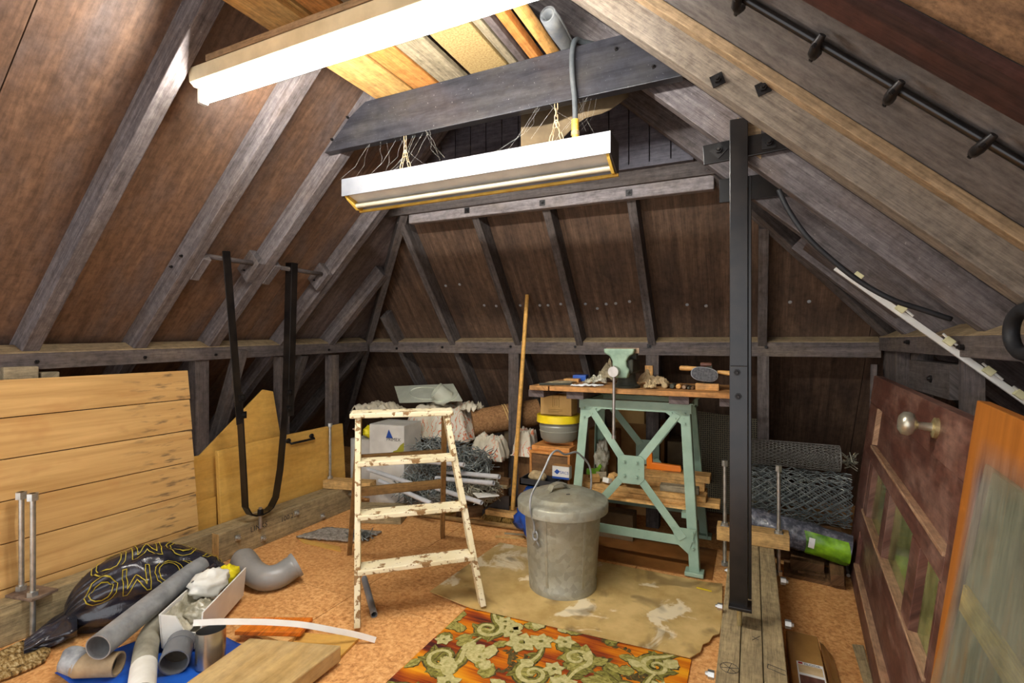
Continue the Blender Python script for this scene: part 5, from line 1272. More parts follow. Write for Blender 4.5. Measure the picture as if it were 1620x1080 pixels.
# conduits poking out
for i, (u0, v0, z0_, u1, v1, z1_, lab) in enumerate((
        (790, 754, .27, 705, 746, .30, 'pale grey conduit, upper of the pair poking out below the cork roll'),
        (781, 764, .24, 690, 756, .26, 'pale grey conduit, lower of the pair poking out below the cork roll'),
        (762, 795, .14, 690, 772, .17, 'pale grey conduit ending just right of the stepladder stile'),
        (682, 796, .10, 600, 760, .18, 'pale grey conduit sloping down behind the lowest rear rail'),
        (664, 769, .20, 582, 742, .34, 'pale grey conduit under the diamond netting sheet'),
        (734, 735, .33, 664, 729, .36, 'pale grey conduit high in the netting behind the stepladder'))):
    a, b = onZ(u0, v0, z0_), onZ(u1, v1, z1_); b = a+(b-a).normalized()*min(.42, (b-a).length+.05)
    ya_, yb2_ = ((2.92, 3.0), (2.90, 2.98), (2.84, 2.92), (2.80, 2.84), (2.84, 2.88), (2.90, 2.93))[i]; a, b = onY(u0, v0, ya_), onY(u1, v1, yb2_)
    o = MB().pipe([a, b], .0155, .0125, 14).build('conduit_pipe', 'pvc_pale', smooth=50); tag(o, lab, 'pipe')
# timber blocks below
o = MB().box((-2.36, 2.80, .05), (.36, .15, .10), .35).build('timber_offcut', 'timber', bevel=.004); tag(o, 'grey square timber offcut at the end of the left floor beam', 'timber')
o = MB().beam(V(-1.765, 3.21, .001), V(-1.88, 3.065, .001), .07, .08, ref='b').build('timber_offcut', 'old_brown', bevel=.003); tag(o, 'brown timber lying on the floor under the conduit ends', 'timber')
o = MB().box((-1.66, 3.235, .2215), (.20, .07, .022)).build('timber_offcut', 'timber', bevel=.002); tag(o, 'thin plank end below the orange-striped sheet', 'timber')
o = MB().box((-1.63, 3.235, .105), (.08, .06, .2105)).build('timber_offcut', 'old_brown'); tag(o, 'dark upright chock under the thin plank end', 'timber')
o = MB().box((-1.645, 3.235, .2545), (.18, .045, .045), .05).build('timber_offcut', 'old_brown', bevel=.002); tag(o, 'brown batten end lying on the thin plank beside the conduit pair', 'timber')
flat_board('cream_strip', [(757, 803), (779, 806), (777, 810), (756, 807)], .0, .006, 'white_crumple', 'cream strip on the floor beside the dark board')
flat_board('thin_lath', [(798, 841.5), (830, 844), (830, 846), (798, 843.5)], .0, .006, 'grey_offcut', 'thin grey lath behind the pale lath by the dustbin')
heap(-2.00, 3.47, .075, .07, .70, .745, 21, 'plain_sheet', 'dust_sheet', 'small pale sheet bunched on the left end of the cork roll', .03, 22)
flat_board('torn_board', [(748, 779), (782, 778), (790, 783), (756, 786)], .235, .008, 'white_crumple', 'torn cream fibreboard strip below the conduits')
flat_board('plank_under', [(655, 806), (690, 796), (735, 801), (700, 815)], .0, .02, 'ply', 'yellow board on the floor under the netting', )
# dark wedge board and broom
P = [onY(u, v, 3.175) for u, v in ((764, 806), (797, 784), (806, 784), (806, 826), (764, 826))]
o = MB().prism([(p.x-P[0].x, max(.001, p.z)) for p in P], (P[0].x, 3.165, 0), (1, 0, 0), (0, 0, 1), (0, 1, 0), .010).build('dark_board', 'dark_end'); tag(o, 'dark grey board standing behind the broom head', 'board')
bt = onY(834, 466, 3.36); bf = onZ(811, 806, .075)
bt = bf+(onY(834, 466, 3.30)-bf)
t = thing('broom', 'long-handled wooden broom with brown bristles leaning on the back rail', 'broom', (bf.x, bf.y, 0))
MB().tube([bf, lerp(bf, bt, .5), bt], [.0155, .0155, .014], 14).build('handle', 'broom_wood', t, smooth=50)
h0, h1 = onZ(770, 808, .07), onZ(832, 817, .07)
MB().beam(h0, h1, .055, .035).build('head', 'offcut', t, bevel=.004)
m = MB(); dh = (h1-h0); rnd = random.Random(3)
for i in range(260):
    p = h0+dh*rnd.random()+V(rnd.uniform(-.022, .022), rnd.uniform(-.022, .022), -.015); q = V(p.x, p.y, .0)+V(rnd.uniform(-.02, .02)-.012, rnd.uniform(-.02, .02)-.012, .002); m.tube([p, q], [.003, .002], 4, cap=False)
m.build('bristles', 'bristle', t, kind='stuff')
a, b = onZ(655, 812, .02), onZ(832, 836, .02)
o = MB().cyl(a, b, .0165, n=14).build('broomstick', 'ladder_bare', smooth=50); tag(o, 'brown round broomstick lying on the floor behind the dustbin', 'pole')
flat_board('thin_lath', [(783, 846), (830, 849), (830, 852), (784, 850)], .0, .006, 'offcut', 'thin pale lath on the floor beside the dustbin')
# ================================================================ STACK LEFT OF THE BENCH
cbx = onY(880, 760, 3.05).x
t = thing('wooden_box', 'wooden drawer box with pale edges standing left of the trestle', 'box', (cbx-.02, 3.06, .16))
x0_, x1_ = onY(840, 760, 2.98).x, onY(900, 760, 2.98).x
zB = .30
bw = x1_-x0_; bc = (x0_+x1_)/2
MB().box((bc, 2.985, zB+.12), (bw, .012, .235)).build('front_panel', 'old_brown', t)
for x in (x0_, x1_): MB().box((x, 3.08, zB+.12), (.014, .21, .24)).build('side', 'crate_wood', t)
MB().box((bc, 3.08, zB+.247), (bw+.02, .22, .014)).build('lid', 'crate_wood', t)
MB().box((bc, 3.09, zB+.27), (bw+.0, .20, .03)).build('upper_slat', 'crate_wood', t, bevel=.003)
MB().box((bc+.02, 3.14, zB+.295), (bw-.06, .10, .02)).build('upper_slat', 'crate_wood', t, bevel=.003)
MB().box((bc, 3.08, zB+.006), (bw, .2, .012)).build('base', 'crate_wood', t)
o = MB().box((bc, 3.09, zB/2), (bw+.04, .20, zB-.002)).build('crate', 'old_brown'); tag(o, 'dark crate on the floor under the wooden drawer box', 'box')
# tub with yellow lid
tc_ = onY(884, 690, 3.10); zt_b = zB+.308
t = thing('plastic_tub', 'cloudy plastic tub with a bright yellow lid rim standing on the drawer box', 'tub', (tc_.x, 3.10, zt_b))
MB().lathe([(0, 0), (.095, 0), (.115, .02), (.122, .06), (.126, .068), (.122, .072), (.128, .10), (.120, .115), (.118, .14), (0, .14)], (tc_.x, 3.10, zt_b), n=40).build('tub_body', 'tub_plastic', t, smooth=40)
MB().lathe([(0, .142), (.138, .142), (.141, .125), (.143, .125), (.143, .168), (.138, .172), (0, .165)], (tc_.x, 3.10, zt_b), n=40).build('lid', 'bright_yellow', t, smooth=40)
# small beige carton on the lid
zc_ = zt_b+.173; a = onY(855, 640, 3.03); b = onY(904, 640, 3.03)
t = carton('beige_carton', ((a.x+b.x)/2, 3.09, zc_), (b.x-a.x, .12, .122), 'cardboard', 'small beige carton with a printed outline drawing on the yellow tub lid')
fo = V((a.x+b.x)/2, 3.0295, zc_)
m = MB()
for (q0, q1) in (((-.02, .05), (-.02, .125)), ((.022, .05), (.022, .125)), ((-.02, .105), (.022, .105)), ((-.006, .06), (-.006, .10)), ((.008, .06), (.008, .10)), ((-.03, .125), (.03, .125)), ((-.05, .035), (.045, .035)), ((-.05, .025), (.045, .025)), ((-.05, .018), (.02, .018))):
    m.beam(fo+V(q0[0], 0, q0[1]), fo+V(q1[0], 0, q1[1]), .002, .0016, (0, 1, 0))
m.build('printed_drawing', 'faint_ink', t)
# little box with blue logo
a = onY(874, 742, 2.90); b = onY(900, 742, 2.90)
zS = onY(890, 750, 2.90).z-.02
t = carton('logo_box', ((a.x+b.x)/2, 2.925, zS-.01), (b.x-a.x+.004, .05, .075), 'box_white', 'small box with a blue diamond logo in front of the drawer box')
MB().box(((a.x+b.x)/2, 2.925, zS+.068), (b.x-a.x+.004, .05, .002)).build('brown_top', 'cardboard_brown', t)
fo = V(a.x-.001, 2.8995, zS)
MB().prism([(.012, .03), (.03, .048), (.05, .035), (.032, .016)], fo, (1, 0, 0), (0, 0, 1), (0, -1, 0), .0008).build('logo', 'ink_blue', t)
text(t, 'SACS', fo+V(.050, 0, .022), (1, 0, 0), (0, 0, 1), .024, 'ink_blue')
MB().box(((a.x+b.x)/2, 2.8993, zS-.004), (b.x-a.x+.002, .001, .012)).build('blue_stripe', 'ink_blue', t)
# black tray on a blue crate
t = thing('blue_bag', 'bright blue plastic bag bunched behind the dustbin lid', 'bag', (-1.17, 2.87, 0))
MB().ball((-1.19, 2.885, .185), .15, 40, 28, (.95, .52, 1.10), .3, 17).build('bag', 'blue_plastic', t, smooth=True)
t = thing('black_tray', 'black plastic tray with a tan stone on top of the blue bag', 'tray', (-1.2, 2.92, .37))
tz = .372; tx = onY(858, 768, 2.90).x; m = MB()
m.box((tx, 2.89, tz+.004), (.24, .13, .008)); m.box((tx, 2.829, tz+.02), (.24, .008, .04)); m.box((tx, 2.951, tz+.02), (.24, .008, .04)); m.box((tx-.116, 2.89, tz+.02), (.008, .13, .04)); m.box((tx+.116, 2.89, tz+.02), (.008, .13, .04)); m.build('tray', 'dark_tray', t)
crumple('bread_stone', (tx-.03, 2.89, tz+.009), .042, (1.3, .9, .8), 'stone', 'tan rounded stone lying in the black tray', 'stone', 19, .2)
carton('bag_carton', (-.96, 3.58, .0), (.20, .14, .62), 'cardboard_brown', 'brown carton with a bag behind the left trestle leg')
crumple('clear_bag', (-.90, 3.28, zz), .07, (.6, .5, 1.5), 'cloudy_film', 'clear crumpled bag behind the left trestle leg', 'bag', 23, .7)
o = MB().prism([(0, 0), (.07, 0), (.10, .06), (.085, .075), (.07, .05), (.05, .04), (0, .035)], (-.955, 3.115, zz+.07), (1, 0, 0), (0, 0, 1), (0, 1, 0), .02).build('green_scrap', 'green_label', bevel=.002); tag(o, 'bright green plastic scrap behind the left trestle leg', 'scrap')
# ================================================================ RIGHT SIDE
BT2 = .20
t = thing('tie_beam', 'triple-timber floor beam with bolts under the black steel post', 'beam', (0, 1.8, 0))
for x in (-.0705, -.002, .0665):
    MB().beam((x, .2, 0), (x, 2.96, 0), .066, BT2, ref='b').build('timber', 'timber', t, bevel=.003)
for u, v in ((1135, 960), (1147, 903), (1138, 1055), (1122, 1068)):
    bolt(t, onX(u+8, v, -.104), (-1, 0, 0), .013, .018, 0, 'zinc', 'nut_bolt')
for u, v in ((1235, 918), (1242, 986)):
    bolt(t, onX(u, v, .10), (1, 0, 0), .014, .018, 0, 'zinc', 'nut_bolt')
# pencil marks
m = MB(); c = onZ(1154, 1056, BT2+.0008)
m.tube([c+V(.028*math.cos(a), .028*math.sin(a), 0) for a in [i*math.pi/8 for i in range(16)]], .0008, 4, closed=True)
for a in (.3, 1.4, 2.4): m.tube([c-V(.028*math.cos(a), .028*math.sin(a), 0), c+V(.028*math.cos(a), .028*math.sin(a), 0)], .0008, 4)
for q in ((1190, 1006, 1200, 1012), (1190, 1012, 1202, 1006), (1215, 1050, 1245, 1062), (1214, 1056, 1243, 1068), (1215, 1050, 1214, 1056)): m.tube([onZ(q[0], q[1], BT2+.0008), onZ(q[2], q[3], BT2+.0008)], .0008, 4)
m.build('pencil_mark', 'ink', t)
t = thing('rod_block', 'fresh timber clamp block with two tall threaded rods across the triple beam', 'clamp', (0, 2.92, BT2))
MB().box((.0, 2.93, BT2+.037), (.34, .10, .072)).build('block', 'timber_fresh', t, bevel=.003)
for x in (-.132, .122):
    ro = MB().cyl((x, 2.915, .06), (x, 2.915, .615), .0095, n=10).build('threaded_rod', 'zinc', t, smooth=50)
    MB().tube([(x, 2.915, .588), (x, 2.915, .618)], .016, 6).build('nut', 'zinc', ro)
    MB().tube([(x, 2.915, BT2+.0745), (x, 2.915, BT2+.09)], .018, 6).build('nut', 'zinc', ro)
    MB().tube([(x, 2.915, .06), (x, 2.915, .08)], .018, 6).build('nut', 'zinc', ro)
    MB().box((x, 2.915, BT2+.0738), (.04, .04, .002)).build('washer', 'zinc', ro)
# ---- floor coverings
P = [onZ(u, v, .012) for u, v in ((680, 936), (792, 858), (1000, 886), (1143, 924), (1142, 985), (1138, 1003), (1128, 1006), (1122, 1016), (1112, 1020), (1108, 1032), (1092, 1041), (745, 962))]
P[1] = V(-1.40, 2.775, .012); P[2] = V(-.20, 2.775, .012)
m = MB(); O = P[0]; m.prism([((p-O).x, (p-O).y) for p in P], O, (1, 0, 0), (0, 1, 0), (0, 0, 1), .004)
mt = m.build('lino_mat', 'lino_mat'); tag(mt, 'stained tan lino mat with worn pale patches and a torn corner', 'mat')
MB().beam(onZ(1102, 929, .017), onZ(1126, 935, .017), .012, .001).build('yellow_tape', 'bright_yellow', mt)
# ---- rug
rx0, rx1, ry0, ry1 = -1.205, -.215, 1.05, 2.085
rug = thing('rug', 'floral rug with olive scrolls on a streaked orange and rust ground', 'rug', ((rx0+rx1)/2, (ry0+ry1)/2, 0))
MB().box(((rx0+rx1)/2, (ry0+ry1)/2, .004), (rx1-rx0, ry1-ry0, .008)).build('ground', 'rug_ground', rug)
rnd = random.Random(11)
LAY = {'rug_dark': (MB(), .0086), 'rug_olive': (MB(), .0092), 'rug_mid': (MB(), .0098), 'rug_cream': (MB(), .0104)}
def clampxy(p): return V(min(max(p[0], rx0+.004), rx1-.004), min(max(p[1], ry0+.004), ry1-.004), 0)
CNT = [0]
def poly(pts, lay, k=None):
    m_, z = LAY[lay]; z += (k if k is not None else CNT[0] % 150)*3e-6; q = [clampxy(p)+V(0, 0, z) for p in pts]; m_.face(q, [(p.x, p.y) for p in q])
def leaf(x, y, a, L, Wd, lay='rug_mid', out='rug_dark', serr=True, vein=True):
    def shape(s):
        pts = []
        for i in range(9):
            k = i/8; w_ = Wd*s*math.sin(math.pi*k**.8)*(1+(.18 if serr and i % 2 else 0)); pts.append((k*L, w_))
        return pts+[(p[0], -p[1]) for p in pts[::-1][1:-1]]
    ca, sa = math.cos(a), math.sin(a)
    CNT[0] += 1
    for s, ly in (((1.22, out), (1, lay)) if out != lay else ((1, lay),)):
        # fan from the base keeps concave outlines valid
        pp_ = [V(x+p[0]*ca-p[1]*sa, y+p[0]*sa+p[1]*ca, 0) for p in shape(s)]; c_ = V(x+.45*L*ca, y+.45*L*sa, 0)
        for i in range(len(pp_)): poly([c_, pp_[i], pp_[(i+1) % len(pp_)]], ly)
    if vein: ribbon([(x+k*L*ca*.9, y+k*L*sa*.9) for k in (0.05, .5, .95)], [.0025, .002, .001], 'rug_olive' if lay != 'rug_olive' else 'rug_dark', .0006)
def ribbon(pts, ws, lay, dz=0):
    n = len(pts); pts = [V(p[0], p[1], 0) for p in pts]; L_, R_ = [], []
    for i, p in enumerate(pts):
        d = (pts[min(i+1, n-1)]-pts[max(i-1, 0)]); d = d.normalized() if d.length > 0 else V(1, 0, 0); s = V(-d.y, d.x, 0)*ws[i]
        L_.append(p+s); R_.append(p-s)
    m_, z = LAY[lay]; CNT[0] += 1; z += (CNT[0] % 150)*3e-6
    for i in range(n-1):
        q = [clampxy(p)+V(0, 0, z+dz) for p in (L_[i], R_[i], R_[i+1], L_[i+1])]; m_.face(q, [(p.x, p.y) for p in q])
def scroll(x, y, a, R, turns=1.4, w0=.022, tail=.16, flip=1):
    pts, ws = [], []
    N = 26
    for i in range(N+1):
        k = i/N; th = a+flip*k*turns*2*math.pi; r = R*(1-k)**.9+.006
        pts.append((x+math.cos(th)*r, y+math.sin(th)*r)); ws.append(w0*(1-k)**.6*.9+.004)
    th = a; d = V(-math.sin(th), math.cos(th), 0)*(-flip); p = V(*pts[0], 0); tl_ = []
    for j in range(1, 8): p = p+d*tail/7; d = Matrix.Rotation(flip*.14, 3, 'Z') @ d; tl_.append((p.x, p.y))
    pts = tl_[::-1]+pts; ws = [w0*(.25+.75*j/7) for j in range(7)]+ws
    ribbon(pts, [q*1.25+.002 for q in ws], 'rug_dark'); ribbon(pts, ws, 'rug_olive'); ribbon(pts, [q*.45 for q in ws], 'rug_cream')
    for j in range(3, len(pts)-14, 3):
        dx, dy = pts[j+1][0]-pts[j][0], pts[j+1][1]-pts[j][1]; an = math.atan2(dy, dx)
        leaf(pts[j][0], pts[j][1], an-flip*1.0, .055, .014, 'rug_olive', serr=False)
def flower(x, y, R, n=6, a0=0):
    for k in range(n): leaf(x, y, a0+k*2*math.pi/n, R, R*.34, 'rug_cream', 'rug_olive', False, False)
    poly([(x+R*.22*math.cos(i*math.pi/4), y+R*.22*math.sin(i*math.pi/4)) for i in range(8)], 'rug_cream')
    m_, z = LAY['rug_cream']; m2, z2 = LAY['rug_olive']
    q = [clampxy((x+R*.16*math.cos(i*math.pi/4), y+R*.16*math.sin(i*math.pi/4)))+V(0, 0, .0112+CNT[0]*1e-6) for i in range(8)]; m2.face(q, [(0, 0)]*8)
def sprig(x, y, a, L):
    pts = [(x+math.cos(a)*L*k+.02*math.sin(k*5), y+math.sin(a)*L*k) for k in [i/8 for i in range(9)]]
    ribbon(pts, [.0022]*9, 'rug_dark')
    for i in range(1, 9):
        for s in (-1, 1):
            if rnd.random() < .8: leaf(pts[i][0], pts[i][1], a+s*rnd.uniform(.6, 1.2), rnd.uniform(.022, .034), .008, 'rug_dark', 'rug_dark', False, False)
for x, y, a, R, fl_ in ((-1.03, 1.93, 1.0, .055, -1), (-1.10, 1.68, .4, .07, -1), (-.74, 1.74, 2.6, .055, 1), (-.40, 1.80, .2, .055, -1), (-.33, 1.98, 2.0, .05, 1), (-.62, 1.90, -.6, .05, 1), (-1.12, 1.40, .4, .08, 1), (-.50, 1.55, .9, .08, 1), (-.86, 1.48, 3.0, .075, -1)):
    scroll(x, y, a, R, flip=fl_)
for x, y, R in ((-.93, 1.95, .05), (-.86, 1.90, .072), (-.79, 1.94, .06), (-.70, 1.98, .05), (-.99, 2.01, .045), (-.62, 1.73, .06), (-.68, 1.80, .045), (-.97, 1.74, .04), (-1.0, 1.56, .055), (-.55, 1.66, .05), (-.75, 1.58, .06), (-.35, 1.62, .06), (-.30, 1.86, .045), (-1.16, 1.78, .04), (-.9, 1.30, .06), (-.5, 1.3, .06)): flower(x, y, R, 6, rnd.random()*3)
for i in range(105):
    base = rnd.choice(((-.86, 1.93), (-.66, 1.76), (-1.08, 1.80), (-.55, 1.98), (-.95, 1.60), (-.45, 1.66), (-.30, 1.92), (-.7, 1.62), (-1.12, 1.98), (-.98, 1.88), (-.80, 2.02), (-1.15, 1.72), (-.60, 1.84), (-.38, 1.78), (-.85, 1.55), (-.28, 1.70)))
    a = rnd.uniform(0, 6.28); r = rnd.uniform(.05, .10)
    leaf(base[0]+math.cos(a)*r, base[1]+math.sin(a)*r, a+rnd.uniform(-.5, .5), rnd.uniform(.06, .10), rnd.uniform(.018, .028), rnd.choice(('rug_mid', 'rug_mid', 'rug_cream', 'rug_olive')))
for x, y, a, L in ((-.48, 1.86, .3, .16), (-.42, 2.0, 2.6, .13), (-.88, 1.68, 1.2, .15), (-.75, 1.80, 2.9, .12), (-.52, 1.80, 1.4, .14), (-.36, 1.74, 2.2, .13)): sprig(x, y, a, L)
for nm, (m_, z) in LAY.items(): m_.build({'rug_dark': 'dark_outline', 'rug_olive': 'olive_scrolls', 'rug_mid': 'green_leaves', 'rug_cream': 'cream_flowers'}[nm], nm, rug, kind='stuff')
# ---- boards on the floor in the right corner
flat_board('dark_plank', [(1240, 905), (1240, 884), (1336, 902), (1338, 927)], .0, .02, 'old_brown', 'dark plank along the floor below the wrapped roll', 'plank')
for i, (q, z, th, lab) in enumerate((([(1250, 884), (1252, 870), (1304, 880), (1304, 894)], .0205, .055, 'short brown board behind the timber clamp block'), ([(1314, 908), (1311, 884), (1334, 888), (1336, 911)], .0205, .055, 'tilted brown board end beside the panel door'), ([(1262, 902), (1262, 898), (1304, 905), (1306, 910)], .0205, .014, 'dark middle board under the wrapped roll'))):
    flat_board('board_offcut', q, z, th, 'old_brown', lab)
flat_board('hardboard_strip', [(1368, 1085), (1348, 1018), (1366, 1020), (1384, 1085)], .0, .006, 'timber', 'grey-tan hardboard strip on the floor beside the panel door')
# ---- wrapped roll with green label
ra, rb = V(-.08, 3.20, .236), V(.465, 3.145, .160)
t = thing('wrapped_roll', 'plastic-wrapped grey roll with a green printed label in the right corner', 'roll', lerp(ra, rb, .5)-V(0, 0, .1))
dr = (rb-ra).normalized(); e1 = dr.cross(V(0, 0, 1)).normalized(); e2 = e1.cross(dr)
def rollf(u, v, R=.078):
    th = u*2*math.pi; k = R*(1+.10*noise.noise(V(math.cos(th)*2, math.sin(th)*2, v*7))+.05*noise.noise(V(math.cos(th)*5, math.sin(th)*5, v*19)))
    return lerp(ra, rb, v)+(e1*math.cos(th)+e2*math.sin(th))*k
MB().grid(lambda u, v: rollf(u, v), 40, 50).build('wrapping', 'clear_film', t, smooth=True, weld=True)
MB().ball(ra, .07, 16, 8, (.3, 1, 1)).build('end_fold', 'clear_film', t, smooth=True)
MB().grid(lambda u, v: rollf(-.26+u*.38, .60+v*.36+.04*math.sin(u*3), .0805), 18, 16).build('green_label', 'green_label', t, smooth=True)
MB().grid(lambda u, v: rollf(-.05+u*.11, .655+v*.05, .0825), 6, 4).build('barcode', 'white_paper', t, smooth=True)
o = MB().box((-.03, 3.195, .0725), (.08, .12, .145)).build('roll_bearer', 'old_brown'); tag(o, 'rough block under the raised end of the plastic-wrapped roll', 'timber')
# ---- netting rolls
t = thing('chain_link_roll', 'roll of green-grey chain-link fencing behind the wrapped roll', 'roll', (.32, 3.62, .19))
c0, c1 = V(-.02, 3.375, .362), V(.50, 3.375, .355); da = (c1-c0).normalized(); e1 = da.cross(V(0, 0, 1)).normalized(); e2 = e1.cross(da); LL = (c1-c0).length
m = MB()
for R, ph, nn_ in ((.155, 0, 18), (.135, .4, 16), (.105, .9, 12), (.07, .2, 8)):
    for k in range(nn_):
        for s_ in (-1, 1):
            pts = []; st = int(LL/.032)
            for j in range(st+1):
                th = ph+2*math.pi*k/nn_+s_*(2*math.pi/nn_)*(j/2.0)
                w_ = 1+.06*math.sin(j*1.7+k)+(.03 if j % 2 else -.03)
                pts.append(c0+da*(LL*j/st)+(e1*math.cos(th)*.50+e2*math.sin(th)*.95)*R*w_)
            m.tube(pts, .0019, 4, cap=False)
m.build('netting', 'wire_dark', t)
o = MB().box((.225, 3.375, .101), (.45, .14, .2)).build('netting_bearer', 'old_brown'); tag(o, 'dark timber stack under the chain-link roll', 'timber')
tangle('wire_netting', (.50, 3.40, .57), (.04, .035, .06), 30, 8, 'wire_pale', 'springy loose wire ends at the right of the chicken wire roll', L=.25, step=.045)
t = thing('chicken_wire_roll', 'small roll of zinc chicken wire lying on the chain-link roll', 'roll', (.2, 3.58, .56))
c0, c1 = V(-.02, 3.375, .592), V(.445, 3.375, .588); da = (c1-c0).normalized(); e1 = da.cross(V(0, 0, 1)).normalized(); e2 = e1.cross(da); LL = (c1-c0).length
m = MB()
for R, ph in ((.085, 0), (.07, .2), (.05, .5)):
    na = int(2*math.pi*R/.022)//2*2; nl = int(LL/.019)
    def hp(i, j, f): 
        th = 2*math.pi*(i+(.5 if j % 2 else 0))/na+ph
        return c0+da*(LL*(j+f)/nl)+(e1*math.cos(th)*.95+e2*math.sin(th)*.85)*R
    for j in range(nl):
        for i in range(na):
            a_ = hp(i, j, 0); b_ = hp(i, j, .42); m.tube([a_, b_], .0013, 3, cap=False)
            m.tube([b_, hp(i if j % 2 == 0 else i+1, j+1, 0)], .0011, 3, cap=False); m.tube([b_, hp(i-1 if j % 2 == 0 else i, j+1, 0)], .0011, 3, cap=False)
    for cc_ in (c0, c1): m.tube([cc_+(e1*math.cos(a)*.95+e2*math.sin(a)*.85)*R for a in [q*math.pi/12 for q in range(24)]], .0016, 4, closed=True)
m.build('netting', 'wire_zinc', t)
# ---- flooring pack in film
t = thing('flooring_pack', 'film-wrapped pack of wooden flooring with a printed label beside the triple beam', 'pack', (.20, 2.2, 0))
pa_ = [onZ(1243, 1000, .075), onZ(1288, 993, .075)]
xl, xr = .125, .235
MB().box(((xl+xr)/2, 1.92, .036), (xr-xl, .86, .072)).build('flooring', 'pack_wood', t, bevel=.004)
fm = MB().grid(lambda u, v: V(xr+.004+.07*u*(1-.3*v), 1.50+.84*v, .068-.060*u+.012*noise.noise(V(u*4, v*9, 1))), 10, 26).build('film_flap', 'clear_film', t, smooth=True)
fm.data.materials[0] = MATS['pack_wood']
c = onZ(1262, 1052, .0735)
lx0, lx1 = onZ(1265, 1050, .0735).x, onZ(1305, 1055, .0735).x; ly1 = onZ(1285, 1050, .0735).y
lx0, lx1 = xl+.022, xr-.004
lb = MB().box(((lx0+lx1)/2, ly1-.11, .0728), (lx1-lx0, .22, .001)).build('label', 'white_paper', t)
MB().box(((lx0+lx1)/2, ly1-.045, .0737), (lx1-lx0-.008, .05, .0006)).build('label_band', 'leather', lb)
MB().box(((lx0+lx1)/2, ly1-.15, .0737), (lx1-lx0-.008, .13, .0006)).build('label_photo', 'mahogany', lb)
MB().box((lx0+.012, ly1-.010, .0737), (.014, .010, .0006)).build('label_mark', 'ink_red', lb)
text(t, 'FLOOR', (lx0+.024, ly1-.018, .0735), (1, 0, 0), (0, 1, 0), .016, 'ink')
# ---- panel door lying on its hinge edge
A_ = V(.53, 3.46, 0); e_ = V(-.076, -1, 0).normalized(); up_ = V(.125, 0, 1.05)
up_ = (up_-e_*up_.dot(e_)).normalized(); nd = e_.cross(up_).normalized()
if nd.x > 0: nd = -nd
t = thing('panel_door', 'dark red-brown glazed panel door lying on its long edge against the right wall', 'door', (.5, 2.5, 0))
D = .04
def dslab(s0, s1, h0, h1, d0, d1, name, mat, par=None, bv=.002, skew=0):
    pts = [(s0, h0+.002), (s1, h0+.002), (s1, h1), (s0, h1)]
    return MB().prism([(p[0]+skew*p[1], p[1]) for p in pts], A_+nd*d0, e_, up_, nd, d1-d0).build(name, mat, par or t, bevel=bv)
S0, S1 = .06, 1.95
dslab(S0, S1, .915, 1.065, 0, D, 'lock_stile', 'mahogany'); dslab(S0, S1, 0, .10, 0, D, 'hinge_stile', 'mahogany')
dslab(S0, .36, .10, .915, 0, D-.0005, 'bottom_rail', 'mahogany'); dslab(1.86, S1, .10, .915, 0, D-.0005, 'top_rail', 'mahogany')
dslab(.36, 1.86, .645, .715, 0, D, 'muntin', 'mahogany'); dslab(.36, 1.86, .275, .385, 0, D, 'muntin', 'mahogany')
dslab(.36, 1.86, .715, .915, .008, .022, 'panel', 'mahogany'); dslab(.36, 1.86, .10, .275, .008, .022, 'panel', 'mahogany')
for h in (.715, .10, .385):
    dslab(.36, 1.86, h-.004, h+.010, .014, D+.006, 'ledge_moulding', 'mahogany_lip')
dslab(.36, .385, .73, .915, .014, D+.002, 'end_moulding', 'mahogany_lip')
for s0, s1 in ((.385, .50), (.93, 1.03), (1.49, 1.61), (1.84, 1.86)): dslab(s0-.0, s1, .385, .645, 0, D, 'glazing_bar', 'mahogany')
for s0, s1 in ((.50, .93), (1.03, 1.49), (1.61, 1.84)):
    dslab(s0, s1, .385, .645, .012, .017, 'pane', 'green_glass', bv=0, )
kp = A_+e_*1.60+up_*1.0+nd*D
kn = MB().lathe([(0, 0), (.026, 0), (.026, .006), (.014, .010), (.011, .045), (.016, .05), (.030, .056), (.036, .068), (.034, .082), (.022, .092), (0, .094)], kp, nd, n=24).build('knob', 'knob_metal', t, smooth=50)
MB().lathe([(0, 0), (.03, 0), (.03, .010), (.02, .014), (0, .014)], kp, nd, n=20).build('rose', 'brass', kn, smooth=40)
MB().tube([A_+e_*.16+nd*.05+up_*.012, A_+e_*.30+nd*.052+up_*.012], .009, 10).build('hinge', 'zinc', t, smooth=40)
# ---- orange stripped panel and glass sheets in front
O_ = V(.322, 1.50, 0); uo = V(.118, -.08, 1.13).normalized(); eo = V(0, -1, 0); eo = (eo-uo*eo.dot(uo)).normalized(); no = eo.cross(uo).normalized()
if no.x > 0: no = -no
H_ = 1.132
pn = MB(); pn.prism([(0, 0), (H_, 0), (H_, .8), (0, .8)], O_+uo*H_, -uo, eo, no, -.024)
o = pn.build('stripped_panel', 'stripped_orange', bevel=.002); tag(o, 'orange varnished door panel with grey stripped streaks leaning on the panel door', 'panel')
def opix(u, v, off):
    r = ray(u, v); Q = O_+no*off; d = (Q-V(0, 0, EYE)).dot(no)/r.dot(no); P_ = V(0, 0, EYE)+r*d; return (P_-Q).dot(eo), (P_-Q).dot(uo)
def glass(name, tl_, bl_, off, label, wid=.5):
    a = opix(*tl_, off); b = opix(*bl_, off)
    sk = (b[0]-a[0])/(b[1]-a[1]) if abs(b[1]-a[1]) > .01 else 0
    s_b = a[0]+(0.004-a[1])*sk
    o = MB().prism([(s_b, .004), (s_b+wid, .004), (a[0]+wid, a[1]-.0), (a[0], a[1])], O_+no*off, eo, uo, no, .004).build(name, 'clear_glass'); return tag(o, label, 'glass')
glass('glass_sheet', (1563, 734), (1476, 1078), .012, 'tall clear glass sheet leaning on the orange panel')
glass('glass_sheet', (1575, 748), (1492, 1078), .024, 'slightly smaller clear glass sheet in front of the tall one')
